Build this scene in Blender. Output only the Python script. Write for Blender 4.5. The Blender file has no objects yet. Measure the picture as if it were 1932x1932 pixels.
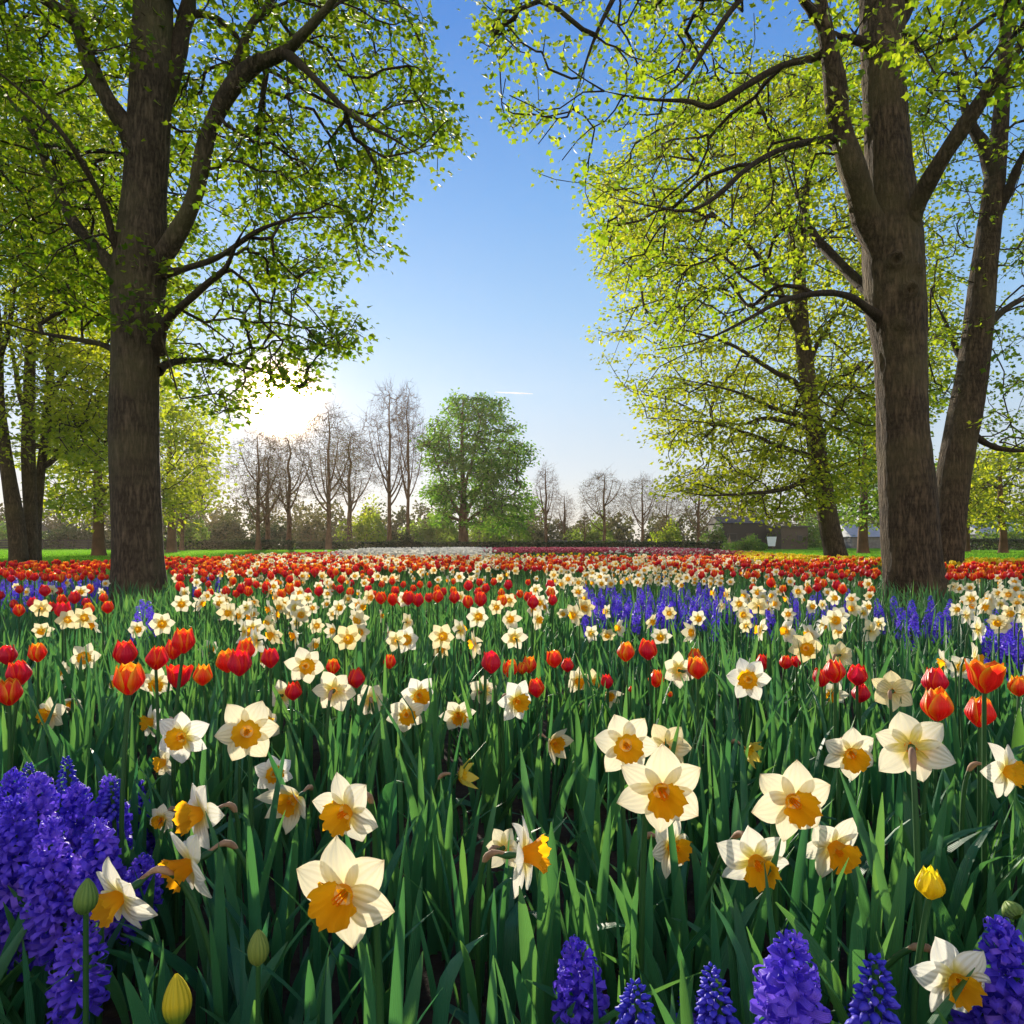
import bpy, math
import numpy as np
from mathutils import Vector, Matrix, Quaternion, noise

# ------------------------------------------------------------------ camera, sky, sun, exposure
C = bpy.context.scene
R = math.radians
H = 0.72                       # camera height in metres
F = 1256.0                     # focal length in reference pixels (picture taken as 1932 wide)
cam_d = bpy.data.cameras.new('camera')
cam = bpy.data.objects.new('camera', cam_d)
C.collection.objects.link(cam)
cam.location = (0, 0, H)
cam.rotation_euler = (R(90), 0, 0)
cam_d.sensor_width = 36.0
cam_d.lens = 36.0 * F / 1932.0
cam_d.shift_y = 59 / 1932.0
cam_d.clip_start = 0.02
cam_d.clip_end = 20000.0
C.camera = cam

SUN = Vector((-0.347, 1.0, 0.215)).normalized()
SUN_EL = math.asin(SUN.z)
SUN_AZ = math.atan2(SUN.x, SUN.y)      # from +Y towards +X

world = bpy.data.worlds.new('World')
C.world = world
world.use_nodes = True
wn, wl = world.node_tree.nodes, world.node_tree.links
wn.clear()
w_out = wn.new('ShaderNodeOutputWorld')
sky = wn.new('ShaderNodeTexSky')
sky.sky_type = 'NISHITA'
sky.sun_disc = False
sky.sun_elevation = SUN_EL
sky.sun_rotation = SUN_AZ
sky.altitude = 50
sky.air_density = 1.0
sky.dust_density = 0.6
sky.ozone_density = 3.0
bg = wn.new('ShaderNodeBackground')
bg.inputs['Strength'].default_value = 0.10
tc = wn.new('ShaderNodeTexCoord')
def wmath(op, a, b):
    n = wn.new('ShaderNodeMath'); n.operation = op
    for k, x in enumerate((a, b)):
        if isinstance(x, (int, float)): n.inputs[k].default_value = x
        elif x is not None: wl.new(x, n.inputs[k])
    return n.outputs[0]
# clear spring sky: deep blue overhead, pale towards the horizon, its brightness following the Nishita sky
sep = wn.new('ShaderNodeSeparateXYZ'); wl.new(tc.outputs['Generated'], sep.inputs[0])
skr = wn.new('ShaderNodeValToRGB'); wl.new(sep.outputs[2], skr.inputs[0])
SKY = [(0.0, (.80, .75, .64)), (.10, (.62, .73, .82)), (.21, (.46, .68, .92)), (.32, (.31, .58, .93)), (.45, (.19, .46, .90)), (.62, (.085, .30, .80)), (1.0, (.05, .21, .66))]
while len(skr.color_ramp.elements) < len(SKY): skr.color_ramp.elements.new(.5)
for e_, (p_, c_) in zip(skr.color_ramp.elements, SKY): e_.position = p_; e_.color = (*c_, 1)
bw = wn.new('ShaderNodeRGBToBW'); wl.new(sky.outputs[0], bw.inputs[0])
lum = wmath('POWER', wmath('MULTIPLY', bw.outputs[0], 0.28), 0.10)
lum = wmath('MULTIPLY', lum, 6.0)
skm = wn.new('ShaderNodeVectorMath'); skm.operation = 'SCALE'
# unseen pale cloud added behind the camera, as warm fill for what faces it
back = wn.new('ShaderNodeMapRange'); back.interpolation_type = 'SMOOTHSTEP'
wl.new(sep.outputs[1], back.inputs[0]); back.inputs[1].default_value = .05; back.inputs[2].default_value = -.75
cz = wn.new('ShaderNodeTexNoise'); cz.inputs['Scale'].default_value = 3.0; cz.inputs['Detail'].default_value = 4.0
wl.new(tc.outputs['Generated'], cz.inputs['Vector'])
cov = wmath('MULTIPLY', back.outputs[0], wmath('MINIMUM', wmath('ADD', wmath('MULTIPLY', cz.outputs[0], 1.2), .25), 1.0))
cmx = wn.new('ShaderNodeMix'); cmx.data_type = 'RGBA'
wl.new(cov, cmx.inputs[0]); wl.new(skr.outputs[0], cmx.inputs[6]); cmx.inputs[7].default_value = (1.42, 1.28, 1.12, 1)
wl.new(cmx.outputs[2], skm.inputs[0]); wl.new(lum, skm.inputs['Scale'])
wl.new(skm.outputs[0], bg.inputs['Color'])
# the bright aureole round the low sun
dot = wn.new('ShaderNodeVectorMath'); dot.operation = 'DOT_PRODUCT'
dot.inputs[1].default_value = SUN
wl.new(tc.outputs['Generated'], dot.inputs[0])
dclamp = wmath('MAXIMUM', dot.outputs['Value'], 0.0)
core = wmath('MULTIPLY', wmath('POWER', dclamp, 2600.0), 40.0)
mid_ = wmath('MULTIPLY', wmath('POWER', dclamp, 300.0), 0.16)
wide = wmath('MULTIPLY', wmath('POWER', dclamp, 26.0), 0.055)
band = wmath('MULTIPLY', wmath('POWER', dclamp, 7.0), wmath('POWER', wmath('MAXIMUM', wmath('SUBTRACT', 1.0, wmath('MULTIPLY', sep.outputs[2], 3.2)), 0.0), 2.0))
glow = wmath('ADD', wmath('ADD', core, mid_), wmath('ADD', wide, wmath('MULTIPLY', band, 0.12)))
bg2 = wn.new('ShaderNodeBackground')
bg2.inputs['Color'].default_value = (1.0, 0.62, 0.32, 1)
wl.new(glow, bg2.inputs['Strength'])
addsh = wn.new('ShaderNodeAddShader')
wl.new(bg.outputs[0], addsh.inputs[0]); wl.new(bg2.outputs[0], addsh.inputs[1])
wl.new(addsh.outputs[0], w_out.inputs['Surface'])

sun_d = bpy.data.lights.new('sun', 'SUN')
sun_d.energy = 5.0
sun_d.angle = R(0.6)
sun_d.color = (1.0, 0.89, 0.73)
sun = bpy.data.objects.new('sun', sun_d)
C.collection.objects.link(sun)
sun.rotation_euler = SUN.to_track_quat('Z', 'Y').to_euler()

C.view_settings.view_transform = 'Standard'
C.view_settings.look = 'None'
C.view_settings.gamma = 1.0
C.view_settings.exposure = 0.75
C.render.engine = 'CYCLES'
cy = C.cycles
cy.max_bounces = 6; cy.diffuse_bounces = 4; cy.glossy_bounces = 2
cy.transmission_bounces = 4; cy.transparent_max_bounces = 4; cy.volume_bounces = 0
cy.use_denoising = True
cy.sample_clamp_indirect = 6.0

rng = np.random.default_rng(11)
COL = C.collection

# ------------------------------------------------------------------ helpers
def P(u, v, d):
    """point at reference pixel (u, v) and depth d"""
    return np.array(((u - 966) / F * d, d, H - (v - 1025) / F * d))

class Geo:
    """collects vertices and faces of ONE mesh"""
    def __init__(self):
        self.V = []; self.Q = []; self.T = []; self.qm = []; self.tm = []; self.A = {}; self.n = 0
    def add(self, V, Q=None, T=None, m=0, **attrs):
        V = np.asarray(V, float).reshape(-1, 3); k = len(V)
        self.V.append(V)
        if Q is not None and len(Q):
            Q = np.asarray(Q, int).reshape(-1, 4); self.Q.append(Q + self.n)
            self.qm.append(np.broadcast_to(np.asarray(m), (len(Q),)))
        if T is not None and len(T):
            T = np.asarray(T, int).reshape(-1, 3); self.T.append(T + self.n)
            self.tm.append(np.broadcast_to(np.asarray(m), (len(T),)))
        for a in ('t', 's', 'rnd'):
            self.A.setdefault(a, []).append(np.broadcast_to(np.asarray(attrs.get(a, 0.0), float).ravel(), (k,)) if np.size(attrs.get(a, 0.0)) in (1, k) else None)
        self.n += k
        return self
    def flat(self):
        V = np.concatenate(self.V)
        Q = np.concatenate(self.Q) if self.Q else np.zeros((0, 4), int)
        T = np.concatenate(self.T) if self.T else np.zeros((0, 3), int)
        qm = np.concatenate(self.qm) if self.qm else np.zeros(0, int)
        tm = np.concatenate(self.tm) if self.tm else np.zeros(0, int)
        return V, Q, T, qm, tm, {a: np.concatenate(x) for a, x in self.A.items()}
    def merge(self, other, M=None, loc=None, m=None):
        V, Q, T, qm, tm, A = other.flat()
        if M is not None: V = V @ np.asarray(M).T
        if loc is not None: V = V + np.asarray(loc)
        n0 = self.n
        self.V.append(V); self.Q.append(Q + n0); self.T.append(T + n0)
        self.qm.append(qm if m is None else np.full(len(Q), m)); self.tm.append(tm if m is None else np.full(len(T), m))
        for a in ('t', 's', 'rnd'): self.A.setdefault(a, []).append(A[a])
        self.n += len(V)
        return self
    def spread(self, pos, mats, rnd=None):
        """a Geo with one copy of this one at each pos, turned by the 3x3 mats"""
        V, Q, T, qm, tm, A = self.flat()
        n, k = len(pos), len(V)
        VV = np.einsum('nij,kj->nki', mats, V) + np.asarray(pos)[:, None, :]
        off = (np.arange(n) * k)[:, None, None]
        g = Geo()
        g.V = [VV.reshape(-1, 3)]; g.n = n * k
        g.Q = [(Q[None] + off).reshape(-1, 4)]; g.T = [(T[None] + off).reshape(-1, 3)]
        g.qm = [np.tile(qm, n)]; g.tm = [np.tile(tm, n)]
        g.A = {a: [np.tile(x, n)] for a, x in A.items()}
        if rnd is not None: g.A['rnd'] = [np.repeat(rnd, k)]
        return g
    def mesh(self, name, mats, smooth=True):
        V, Q, T, qm, tm, A = self.flat()
        me = bpy.data.meshes.new(name)
        me.vertices.add(len(V)); me.vertices.foreach_set('co', V.astype(np.float32).ravel())
        nl = Q.size + T.size
        me.loops.add(nl)
        me.loops.foreach_set('vertex_index', np.concatenate([Q.ravel(), T.ravel()]).astype(np.int32))
        nf = len(Q) + len(T)
        me.polygons.add(nf)
        me.polygons.foreach_set('loop_start', np.concatenate([np.arange(len(Q)) * 4, Q.size + np.arange(len(T)) * 3]).astype(np.int32))
        me.polygons.foreach_set('material_index', np.concatenate([qm, tm]).astype(np.int32))
        me.polygons.foreach_set('use_smooth', np.full(nf, smooth))
        for m in (mats if isinstance(mats, (list, tuple)) else [mats]): me.materials.append(m)
        for a, x in A.items():
            at = me.attributes.new(a, 'FLOAT', 'POINT'); at.data.foreach_set('value', x.astype(np.float32))
        me.update(calc_edges=True)
        return me

def link(name, me, parent=None, loc=None, rot=None, scale=None):
    o = bpy.data.objects.new(name, me)
    COL.objects.link(o)
    if parent is not None: o.parent = parent
    if loc is not None: o.location = [float(x) for x in loc]
    if rot is not None:
        if isinstance(rot, Quaternion): o.rotation_mode = 'QUATERNION'; o.rotation_quaternion = rot
        else: o.rotation_euler = [float(x) for x in rot]
    if scale is not None: o.scale = (scale,) * 3 if np.isscalar(scale) else [float(x) for x in scale]
    return o

def tag(o, label, cat, group=None):
    o['label'] = label; o['category'] = cat
    if group: o['group'] = group
    return o

def kind(o, k):
    o['kind'] = k
    return o

def grid_quads(nr, nc, wrap=False):
    i = np.arange(nr - 1)[:, None]; j = np.arange(nc if wrap else nc - 1)[None, :]
    j2 = (j + 1) % nc
    a = i * nc + j; b = i * nc + j2; c = (i + 1) * nc + j2; d = (i + 1) * nc + j
    return np.stack([a, b, c, d], -1).reshape(-1, 4)

def frames(pts):
    """tangent and two normals along a polyline"""
    t = np.gradient(pts, axis=0); t /= np.linalg.norm(t, axis=1)[:, None] + 1e-12
    n = np.zeros_like(t); ref = np.array((1.0, 0, 0)) if abs(t[0][0]) < .8 else np.array((0, 1.0, 0))
    for i in range(len(t)):
        ref = ref - t[i] * ref.dot(t[i]); ref /= np.linalg.norm(ref) + 1e-12
        n[i] = ref
    return t, n, np.cross(t, n)

def tube(pts, rad, k=8, cap=True, **attrs):
    pts = np.asarray(pts, float); rad = np.broadcast_to(np.asarray(rad, float), (len(pts),))
    _, n, b = frames(pts)
    a = np.arange(k) * 2 * np.pi / k
    V = pts[:, None] + rad[:, None, None] * (np.cos(a)[None, :, None] * n[:, None] + np.sin(a)[None, :, None] * b[:, None])
    Q = grid_quads(len(pts), k, True)
    g = Geo()
    V = V.reshape(-1, 3); tt = np.repeat(np.linspace(0, 1, len(pts)), k)
    if cap:
        V = np.vstack([V, pts[-1]]); m = len(V) - 1
        T = [(m - k + i, m - k + (i + 1) % k, m) for i in range(k)]
        tt = np.append(tt, 1.0)
        g.add(V, Q, T, t=tt)
    else: g.add(V, Q, t=tt)
    return g

def bezier(p0, p1, p2, p3, n):
    t = np.linspace(0, 1, n)[:, None]
    return (1-t)**3*np.asarray(p0) + 3*t*(1-t)**2*np.asarray(p1) + 3*t*t*(1-t)*np.asarray(p2) + t**3*np.asarray(p3)

def smooth_line(pts, n):
    """Catmull-Rom through rows of pts (any number of columns)"""
    p = np.asarray(pts, float)
    p = np.vstack([2*p[0]-p[1], p, 2*p[-1]-p[-2]])
    segs = len(p) - 3
    x = np.linspace(0, segs - 1e-9, n); i = x.astype(int); f = (x - i)[:, None]
    a, b, c, d = p[i], p[i+1], p[i+2], p[i+3]
    return .5*((2*b) + (-a+c)*f + (2*a-5*b+4*c-d)*f**2 + (-a+3*b-3*c+d)*f**3)

def boxg(x0, x1, y0, y1, z0, z1):
    V = [(x, y, z) for z in (z0, z1) for y in (y0, y1) for x in (x0, x1)]
    return Geo().add(V, [(0,2,3,1),(4,5,7,6),(0,1,5,4),(2,6,7,3),(0,4,6,2),(1,3,7,5)])

def rotz(a):
    c, s = np.cos(a), np.sin(a); z = np.zeros_like(c); o = np.ones_like(c)
    return np.stack([np.stack([c, -s, z], -1), np.stack([s, c, z], -1), np.stack([z, z, o], -1)], -2)

# ------------------------------------------------------------------ materials
def new_mat(name):
    m = bpy.data.materials.new(name); m.use_nodes = True
    m.node_tree.nodes.clear()
    return m, m.node_tree.nodes, m.node_tree.links

def attr_node(n, name):
    a = n.new('ShaderNodeAttribute'); a.attribute_name = name
    return a.outputs['Fac']

def ramp(n, l, fac, stops, interp='LINEAR'):
    r = n.new('ShaderNodeValToRGB'); r.color_ramp.interpolation = interp
    e = r.color_ramp.elements
    while len(e) < len(stops): e.new(0.5)
    for i, (p, c) in enumerate(stops):
        e[i].position = p; e[i].color = (*c, 1)
    l.new(fac, r.inputs[0])
    return r.outputs[0]

def mth(n, l, op, a, b=0.0):
    x = n.new('ShaderNodeMath'); x.operation = op
    for k, v in enumerate((a, b)):
        if isinstance(v, (int, float)): x.inputs[k].default_value = v
        else: l.new(v, x.inputs[k])
    return x.outputs[0]

def mixc(n, l, fac, a, b, mode='MIX'):
    x = n.new('ShaderNodeMix'); x.data_type = 'RGBA'; x.blend_type = mode
    for s, v in ((x.inputs[0], fac), (x.inputs[6], a), (x.inputs[7], b)):
        if isinstance(v, (int, float)): s.default_value = v
        elif isinstance(v, tuple): s.default_value = (*v, 1)
        else: l.new(v, s)
    return x.outputs[2]

def noise_fac(n, l, scale, detail=3, coord='Object', stretch=None, rough=.55):
    t = n.new('ShaderNodeTexCoord'); nz = n.new('ShaderNodeTexNoise')
    nz.inputs['Scale'].default_value = scale; nz.inputs['Detail'].default_value = detail
    nz.inputs['Roughness'].default_value = rough
    src = t.outputs[coord]
    if stretch:
        mp = n.new('ShaderNodeMapping'); mp.inputs['Scale'].default_value = stretch
        l.new(src, mp.inputs[0]); src = mp.outputs[0]
    l.new(src, nz.inputs['Vector'])
    return nz.outputs[0]

def thin_shader(m, n, l, col, tcol, trans, rough=.5, spec=.3, bump=None):
    """leaf or petal: principled front, light coming through from behind"""
    p = n.new('ShaderNodeBsdfPrincipled')
    l.new(col, p.inputs['Base Color']); p.inputs['Roughness'].default_value = rough
    p.inputs['Specular IOR Level'].default_value = spec
    t = n.new('ShaderNodeBsdfTranslucent'); l.new(tcol, t.inputs['Color'])
    if bump is not None:
        b = n.new('ShaderNodeBump'); b.inputs['Strength'].default_value = .35; b.inputs['Distance'].default_value = .002
        l.new(bump, b.inputs['Height']); l.new(b.outputs[0], p.inputs['Normal'])
    x = n.new('ShaderNodeMixShader'); x.inputs[0].default_value = trans
    l.new(p.outputs[0], x.inputs[1]); l.new(t.outputs[0], x.inputs[2])
    o = n.new('ShaderNodeOutputMaterial'); l.new(x.outputs[0], o.inputs['Surface'])

def rnd_val(n, l):
    oi = n.new('ShaderNodeObjectInfo')
    return mth(n, l, 'FRACT', mth(n, l, 'ADD', attr_node(n, 'rnd'), oi.outputs['Random']))

def leaf_material(name, c0, c1, t0, t1, trans=.5, rough=.5, spec=.3, veins=False):
    m, n, l = new_mat(name)
    r = attr_node(n, 'rnd')
    bump = None
    col = ramp(n, l, r, [(0, c0), (1, c1)]); tcol = ramp(n, l, r, [(0, t0), (1, t1)])
    if veins:
        w = mth(n, l, 'SINE', mth(n, l, 'MULTIPLY', attr_node(n, 's'), 26.0))
        bump = w
        nz = noise_fac(n, l, 14, 3)
        col = mixc(n, l, mth(n, l, 'MULTIPLY', nz, .5), col, (.02, .085, .03))
        # faded tips on some leaves
        tip = mth(n, l, 'MULTIPLY', mth(n, l, 'POWER', attr_node(n, 't'), 40.0), .45)
        col = mixc(n, l, tip, col, (.16, .15, .05))
    thin_shader(m, n, l, col, tcol, trans, rough, spec, bump)
    return m

def bark_material(name, c0, c1, scale=1.0, moss=.0, bump=.7):
    m, n, l = new_mat(name)
    f1 = noise_fac(n, l, 11*scale, 5, stretch=(1.6, 1.6, .32), rough=.6)
    f2 = noise_fac(n, l, 40*scale, 4, stretch=(1, 1, .4), rough=.6)
    f3 = noise_fac(n, l, 1.3*scale, 3)
    f4 = noise_fac(n, l, 7*scale, 3, stretch=(.4, .4, 3.0))
    f1 = mth(n, l, 'MULTIPLY', mth(n, l, 'ABSOLUTE', mth(n, l, 'SUBTRACT', f1, .5)), 4.2)
    h = mth(n, l, 'ADD', mth(n, l, 'MULTIPLY', f1, .55), mth(n, l, 'ADD', mth(n, l, 'MULTIPLY', f2, .35), mth(n, l, 'MULTIPLY', f4, .25)))
    col = ramp(n, l, mth(n, l, 'MULTIPLY', h, .8), [(.20, c0), (.62, c1)])
    col = mixc(n, l, ramp(n, l, f3, [(.45, (0, 0, 0)), (.7, (.5, .5, .5))]), col, (c1[0]*1.05, c1[1]*1.15, c1[2]*.95))
    if moss: col = mixc(n, l, ramp(n, l, f3, [(.5, (0,)*3), (.75, (moss,)*3)]), col, (.07, .085, .02))
    p = n.new('ShaderNodeBsdfPrincipled'); l.new(col, p.inputs['Base Color'])
    p.inputs['Roughness'].default_value = .85; p.inputs['Specular IOR Level'].default_value = .2
    b = n.new('ShaderNodeBump'); b.inputs['Strength'].default_value = bump; b.inputs['Distance'].default_value = .04
    l.new(h, b.inputs['Height']); l.new(b.outputs[0], p.inputs['Normal'])
    o = n.new('ShaderNodeOutputMaterial'); l.new(p.outputs[0], o.inputs['Surface'])
    return m

def plain_material(name, c0, c1, scale=3.0, rough=.8, stretch=None, bump=0.0, spec=.25):
    m, n, l = new_mat(name)
    f = noise_fac(n, l, scale, 5, stretch=stretch)
    col = ramp(n, l, f, [(.3, c0), (.7, c1)])
    p = n.new('ShaderNodeBsdfPrincipled'); l.new(col, p.inputs['Base Color'])
    p.inputs['Roughness'].default_value = rough; p.inputs['Specular IOR Level'].default_value = spec
    if bump:
        b = n.new('ShaderNodeBump'); b.inputs['Strength'].default_value = bump; b.inputs['Distance'].default_value = .02
        l.new(f, b.inputs['Height']); l.new(b.outputs[0], p.inputs['Normal'])
    o = n.new('ShaderNodeOutputMaterial'); l.new(p.outputs[0], o.inputs['Surface'])
    return m

def tulip_material(name, base, body, edge, tip, tr=.5):
    m, n, l = new_mat(name)
    s = attr_node(n, 's'); t = attr_node(n, 't'); r = rnd_val(n, l)
    e = mth(n, l, 'POWER', mth(n, l, 'ABSOLUTE', s), 2.2)
    st = noise_fac(n, l, 60, 2, stretch=(3, 3, .25))
    k = mth(n, l, 'ADD', mth(n, l, 'MULTIPLY', e, .62), mth(n, l, 'MULTIPLY', mth(n, l, 'POWER', t, 3.0), .42))
    k = mth(n, l, 'ADD', k, mth(n, l, 'MULTIPLY', mth(n, l, 'SUBTRACT', st, .5), .35))
    k = mth(n, l, 'ADD', k, mth(n, l, 'MULTIPLY', mth(n, l, 'SUBTRACT', r, .5), .74))
    col = ramp(n, l, k, [(.0, base), (.20, body), (.38, body), (.66, edge), (.95, tip)])
    tcol = mixc(n, l, .35, col, (1.0, .45, .04), 'SCREEN')
    thin_shader(m, n, l, col, col, tr, .38, .35, mth(n, l, 'SINE', mth(n, l, 'MULTIPLY', s, 22.0)))
    return m

def petal_material(name, main, throat, trans=.42, var=None, brown=False):
    m, n, l = new_mat(name)
    t = attr_node(n, 't'); s = attr_node(n, 's'); r = rnd_val(n, l)
    c = ramp(n, l, t, [(.0, throat), (.16, throat), (.42, main), (1, main)])
    if var: c = mixc(n, l, mth(n, l, 'MULTIPLY', mth(n, l, 'POWER', r, 2.0), .85), c, var)
    nz = noise_fac(n, l, 90, 3)
    old = mth(n, l, 'MULTIPLY', mth(n, l, 'MULTIPLY', mth(n, l, 'POWER', t, 14.0), mth(n, l, 'POWER', r, 2.0)), mth(n, l, 'MULTIPLY', nz, 1.1))
    c = mixc(n, l, old, c, (.42, .26, .09)) if brown else c
    vein = mth(n, l, 'MULTIPLY', mth(n, l, 'POWER', mth(n, l, 'ABSOLUTE', mth(n, l, 'SINE', mth(n, l, 'MULTIPLY', s, 8.5))), 10.0), .10)
    c = mixc(n, l, vein, c, throat)
    thin_shader(m, n, l, c, c, trans, .5, .25, mth(n, l, 'SINE', mth(n, l, 'MULTIPLY', s, 17.0)))
    return m

M = {}
M['soil'] = plain_material('dark_soil', (.018, .012, .008), (.055, .038, .025), 18, .95, bump=1.0)
M['lawn'] = plain_material('lawn_grass', (.05, .16, .012), (.10, .26, .02), .35, 1.0, spec=0.0)
M['grass'] = leaf_material('grass_blade', (.04, .15, .01), (.08, .22, .015), (.14, .42, .02), (.30, .60, .04), .5, .7, .1)
M['bark_near'] = bark_material('bark_grey_brown', (.018, .014, .009), (.132, .102, .070), 1.0, .3, 1.0)
M['bark_right'] = bark_material('bark_warm_brown', (.018, .013, .008), (.152, .106, .066), 1.0, .2, 1.0)
M['bark_limb'] = bark_material('bark_dark', (.022, .016, .011), (.075, .055, .036), 1.6, .3)
M['bark_far'] = plain_material('bark_far', (.085, .044, .022), (.19, .102, .052), 1.5, .9)
M['leaf_left'] = leaf_material('leaf_deep_green', (.020, .058, .004), (.055, .11, .006), (.10, .27, .006), (.42, .52, .012), .58)
M['leaf_right'] = leaf_material('leaf_spring_green', (.035, .085, .006), (.085, .14, .010), (.21, .42, .010), (.60, .68, .025), .6)
M['leaf_yellow'] = leaf_material('leaf_yellow_green', (.045, .085, .006), (.11, .15, .010), (.32, .48, .012), (.80, .78, .03), .62)
M['leaf_far'] = leaf_material('leaf_far_green', (.03, .09, .015), (.10, .17, .02), (.12, .30, .02), (.34, .46, .04), .5)
M['leaf_round'] = leaf_material('leaf_round_tree', (.03, .11, .012), (.09, .19, .018), (.10, .34, .015), (.34, .56, .03), .55)
M['leaf_wood'] = leaf_material('leaf_far_wood', (.025, .04, .012), (.10, .09, .03), (.05, .09, .02), (.26, .22, .05), .45)
M['leaf_dark'] = leaf_material('leaf_dark_hedge', (.010, .022, .008), (.03, .055, .015), (.02, .05, .01), (.06, .12, .02), .3)
M['blade'] = leaf_material('bulb_leaf', (.026, .150, .098), (.064, .245, .090), (.06, .26, .06), (.25, .52, .07), .32, .42, .4, True)
M['broad'] = leaf_material('tulip_leaf', (.024, .130, .080), (.055, .20, .075), (.06, .22, .03), (.2, .42, .05), .35, .45, .35, True)
M['stem'] = leaf_material('flower_stem', (.03, .10, .03), (.05, .14, .03), (.1, .25, .03), (.2, .36, .05), .2, .45, .3)
M['spathe'] = plain_material('papery_spathe', (.20, .11, .06), (.42, .26, .15), 60, .7, stretch=(1, 1, .2))
M['tulip'] = tulip_material('tulip_flame', (.68, .008, .050), (.88, .026, .018), (.97, .22, .008), (.98, .54, .03))
M['tulip_yellow'] = tulip_material('tulip_yellow', (.88, .66, .015), (.92, .76, .02), (.93, .80, .04), (.92, .72, .03), .62)
M['tulip_white'] = tulip_material('tulip_white', (.88, .85, .74), (.92, .89, .80), (.92, .90, .82), (.92, .90, .80), .62)
M['tulip_pink'] = tulip_material('tulip_pink', (.50, .02, .09), (.66, .04, .12), (.78, .16, .24), (.88, .60, .62))
M['petal'] = petal_material('daffodil_petal', (.88, .85, .68), (.80, .70, .14), .38, (.88, .76, .38), True)
M['petal_white'] = petal_material('daffodil_petal_white', (.90, .90, .82), (.80, .74, .18), .38, (.88, .80, .52), True)
M['petal_yellow'] = petal_material('daffodil_petal_yellow', (.90, .70, .10), (.85, .60, .05), .42)
M['trumpet'] = petal_material('daffodil_trumpet', (1.0, .45, .008), (.97, .50, .012), .72, (1.0, .54, .02))
M['trumpet_yellow'] = petal_material('daffodil_trumpet_yellow', (.92, .60, .02), (.85, .55, .02), .40)
M['hyacinth'] = petal_material('hyacinth_tepal', (.12, .065, .82), (.045, .028, .50), .36, (.27, .14, .90))
M['muscari'] = petal_material('grape_hyacinth_bell', (.055, .05, .62), (.035, .03, .40), .25, (.10, .07, .66))
M['bud_yellow'] = petal_material('yellow_green_bud', (.62, .50, .02), (.16, .26, .03), .25, (.30, .36, .03))
M['bud'] = petal_material('green_bud', (.14, .26, .05), (.07, .17, .04), .2, (.26, .30, .06))

# ------------------------------------------------------------------ ground, lawn, flower bed soil
def bed_edge(u):
    return np.interp(u, [-900,0,330,500,640,690,880,1000,1240,1330,1390,1450,1520,1660,1932,2800],
                        [9.5,10.2,12.6,17,22,30,40,47,46,34,25,19,15.5,13,11.8,11])

g = Geo()
xs = np.concatenate([[-3000,-600,-200], np.linspace(-100,100,41), [200,600,3000]])
ys = np.concatenate([[-600,-60], np.linspace(-10,130,57), [200,600,3000]])
X, Y = np.meshgrid(xs, ys)
g.add(np.stack([X, Y, np.zeros_like(X)], -1), grid_quads(len(ys), len(xs)))
kind(link('lawn', g.mesh('lawn', M['lawn'])), 'structure')

us = np.linspace(-900, 2800, 75)
far_e = np.array([((u-966)/F*bed_edge(u), bed_edge(u), .004) for u in us])
near_e = np.array([((u-966)/F*2.0 * 1.6, -1.5, .004) for u in us])
g = Geo()
rows = [near_e*(1-f) + far_e*f for f in np.linspace(0, 1, 30)]
V = np.array(rows); V[1:-1, :, 2] = .004
g.add(V, grid_quads(30, 75))
kind(link('flower_bed_soil', g.mesh('flower_bed_soil', M['soil'])), 'structure')

# ------------------------------------------------------------------ trees
def in_poly(pts, poly):
    x, y = pts[:, 0], pts[:, 1]; r = np.zeros(len(pts), bool)
    q = np.asarray(poly, float); j = len(q) - 1
    for i in range(len(q)):
        c = ((q[i,1] > y) != (q[j,1] > y)) & (x < (q[j,0]-q[i,0])*(y-q[i,1])/(q[j,1]-q[i,1]+1e-12)+q[i,0])
        r ^= c; j = i
    return r

def poly_points(poly, n, d0, d1, clump=.5):
    """points in the solid that the outline sweeps between depths d0 and d1"""
    q = np.asarray(poly, float); lo, hi = q.min(0), q.max(0); out = []
    off = rng.uniform(-50, 50, 3)
    while len(out) < n:
        uv = rng.uniform(lo, hi, (n*3, 2)); uv = uv[in_poly(uv, poly)]
        d = rng.uniform(d0, d1, len(uv))
        for (u, v), dd in zip(uv, d):
            p = P(u, v, dd)
            if p[2] < .6: continue
            k = noise.noise(Vector(p/max(1.0, (d1-d0)*.33) + off))
            if k + .5 < clump * rng.random(): continue
            out.append(p)
            if len(out) >= n: break
    return np.array(out)

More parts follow.
